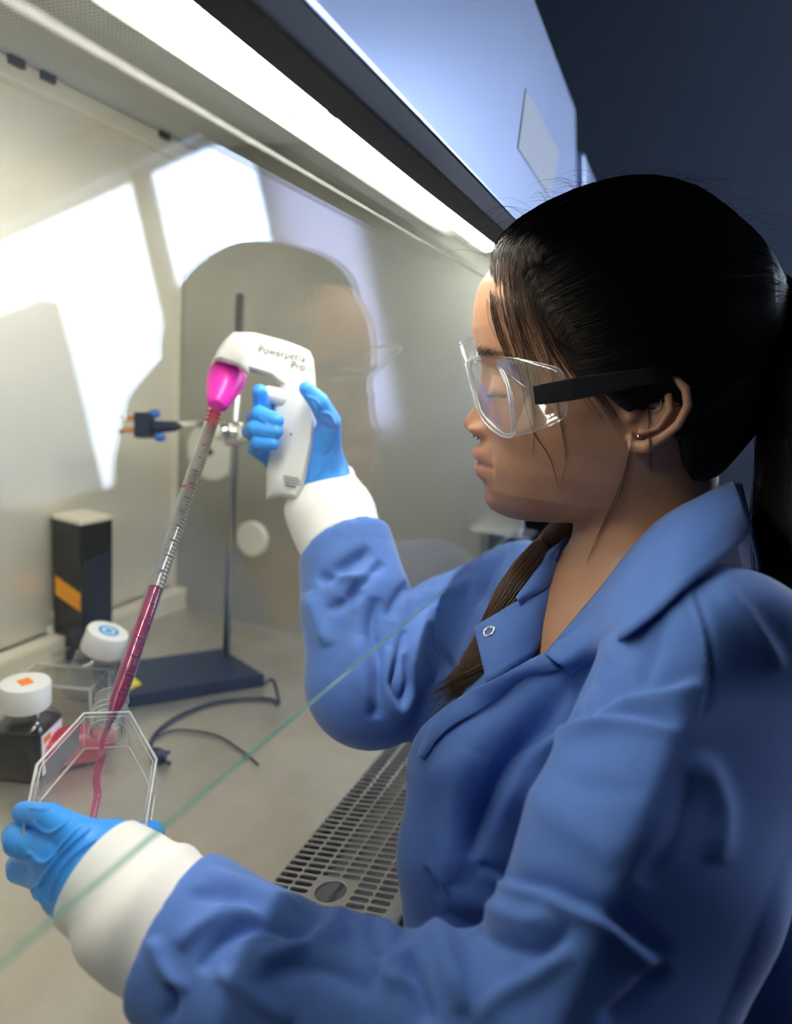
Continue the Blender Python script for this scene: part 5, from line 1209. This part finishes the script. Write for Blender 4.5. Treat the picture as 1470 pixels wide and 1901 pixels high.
# --- square bottle of dark medium
def bottle(c, rot, hw, hbody, rn, hn, rc, hcap, name, label, Mliq, fill, tilt=None):
    """rounded square bottle: body, medium, neck, ribbed cap, label"""
    t = empty(name, c, label, 'bottle')
    A = Matrix.Translation(Vector(c)) @ (tilt if tilt is not None else Matrix.Identity(4)) @ Matrix.Rotation(rot, 4, 'Z')
    def sq(z, h, p=5., r=None):
        out = []
        for k in range(48):
            a = 2 * PI * k / 48; q = (abs(math.cos(a)) ** p + abs(math.sin(a)) ** p) ** (-1 / p); out.append(A @ Vector((h * q * math.cos(a), h * q * math.sin(a), z)))
        return out
    def loft(rings):
        V = [p for r in rings for p in r]; n = 48; F = [(i * n + k, i * n + (k + 1) % n, (i + 1) * n + (k + 1) % n, (i + 1) * n + k) for i in range(len(rings) - 1) for k in range(n)]
        F += [tuple(range(n))[::-1], tuple(range((len(rings) - 1) * n, len(rings) * n))]; return V, F
    sec = [(0, hw * .93, 7), (.002, hw, 7), (hbody * .78, hw, 7), (hbody * .88, hw * .90, 5), (hbody * .96, hw * .70, 3), (hbody, rn, 2), (hbody + hn, rn, 2)]
    V, F = loft([sq(*s_) for s_ in sec]); from_py('bottle_body', V, F, thin_clear(name + ' clear wall', (.93, .93, .95), .03, 1.5, 1.6, haze=.03), t, True)
    if fill:
        zt_ = hbody * fill; s2 = [(.0015, hw * .90, 7), (.003, hw * .965, 7)] + [(z, h * .965, p) for z, h, p in sec[2:-1] if z < zt_]; hz_ = np.interp(zt_, [q[0] for q in sec], [q[1] for q in sec]); s2.append((zt_, hz_ * .96, 5))
        V, F = loft([sq(*s_) for s_ in s2]); autosmooth(from_py('medium', V, F, Mliq, t, True), 1.0)
    V = []; F = []; n = 72
    zc0 = hbody + hn * .35; pr_ = [(rc * .96, 0), (rc, .0015), (rc, hcap - .002), (rc * .965, hcap), (rc * .90, hcap + .0004), (.0001, hcap + .0004)]
    for j, (r, z) in enumerate(pr_):
        for k in range(n * 2):
            a = 2 * PI * k / (n * 2); rr = r - (.00045 if (k % 2 and 1 <= j <= 2) else 0); V.append(A @ Vector((rr * math.cos(a), rr * math.sin(a), zc0 + z)))
    n *= 2
    F = [(i * n + k, i * n + (k + 1) % n, (i + 1) * n + (k + 1) % n, (i + 1) * n + k) for i in range(len(pr_) - 1) for k in range(n)] + [tuple(range(n))[::-1]]
    cp_ = from_py('cap', V, F, M_capw, t); autosmooth(cp_, .6)
    return t, A, zc0 + hcap, cp_
c = plane_pt(16, 1446); c = np.array([c[0] + .022, c[1] + .0, TZ]); bx, bA, zt_, cp_ = bottle(c, math.radians(20), .0265, .066, .0165, .012, .0235, .026, 'medium_bottle', 'square bottle of dark medium with white cap marked orange, left edge', M_medium, .80)
k = MB(); k.box((-.007, -.006, 0), (.007, .006, .0004), bA @ Matrix.Translation((0, 0, zt_ + .0003)) @ Matrix.Rotation(.9, 4, 'Z')); k.build('cap_mark', M_inkorange, bx)
for ang in (0,):
    L = MB(); L.box((.0268, -.020, .006), (.0271, .018, .050), bA @ Matrix.Rotation(-PI / 2, 4, 'Z')); lb = L.build('label', M_paper, bx)
    pr2 = MB(); pr2.box((.0271, -.017, .040), (.0273, -.004, .047), bA @ Matrix.Rotation(-PI / 2, 4, 'Z'))
    for j in range(7): pr2.box((.0271, -.016, .010 + j * .004), (.0273, .012 - (j % 3) * .005, .0112 + j * .004), bA @ Matrix.Rotation(-PI / 2, 4, 'Z'))
    pr2.build('label_print', M_inkorange, lb)
# --- tilted clear bottle
cb0 = P(158, 1285, .800); cbt = P(206, 1160, .785); az = nrm(cbt - cb0); tl = frame((0, 0, 0), x=RIGHT, z=az)
bx, bA, zt_, cp_ = bottle(cb0, .3, .025, .052, .0165, .012, .0235, .026, 'tilted_bottle', 'empty clear bottle leaning over with white cap marked blue', M_clear, 0, tilt=tl)
k = MB()
k.lathe([(.0075, .0), (.0115, .0), (.0115, .0004), (.0075, .0004)], bA @ Matrix.Translation((0, 0, zt_ + .0003)), 20, cap=False); k.box((-.004, -.004, 0), (.004, .004, .0004), bA @ Matrix.Translation((0, 0, zt_ + .0003))); k.build('cap_mark', M_inkblue, bx)
# --- red medium bottle lying behind
rc_ = plane_pt(128, 1385, TZ + .021); ra = nrm(np.array([RIGHT[0], RIGHT[1], 0]) * .9 + np.array([FWD[0], FWD[1], 0]) * .5)
rbm = MB().lathe([(.001, -.035), (.019, -.034), (.0205, -.030), (.0205, .024), (.017, .031), (.011, .034), (.011, .044), (.001, .044)], frame(rc_, x=Uh, z=ra), 32).build('red_tube', M_red, None, smooth=True)
meta(rbm, 'short wide tube of red medium lying behind the dark square bottle', 'tube')
# --- yellow tag on the stand base
yp = plane_pt(246, 1268, TZ + .0185); m = MB(); yv = [plane_pt(238, 1250, TZ + .022), plane_pt(262, 1268, TZ + .022), plane_pt(240, 1277, TZ + .022)]; m.add(yv + [p - Uh * .003 for p in yv], [(0, 1, 2), (5, 4, 3), (0, 3, 4, 1), (1, 4, 5, 2), (2, 5, 3, 0)])
meta(fix_normals(m.build('yellow_sticker', M_yellow, None)), 'small bright yellow triangular sticker on the black stand base', 'sticker')
# --- dark blue holder on the far side wall
hx = P(935, 1012, .93); hx[0] = CX1 - .030
hb2 = empty('wall_holder', hx, 'small dark blue holder with a clear flap on the far wall, under the chin', 'holder')
MB().box((CX1 - .045, hx[1] - .028, hx[2] - .03), (CX1 - .0005, hx[1] + .016, hx[2] + .020)).build('holder_body', M_navy, hb2, bevel=.003)
MB().box((CX1 - .055, hx[1] - .040, hx[2] + .021), (CX1 - .0005, hx[1] + .040, hx[2] + .024)).build('holder_flap', M_clear_rim, hb2)
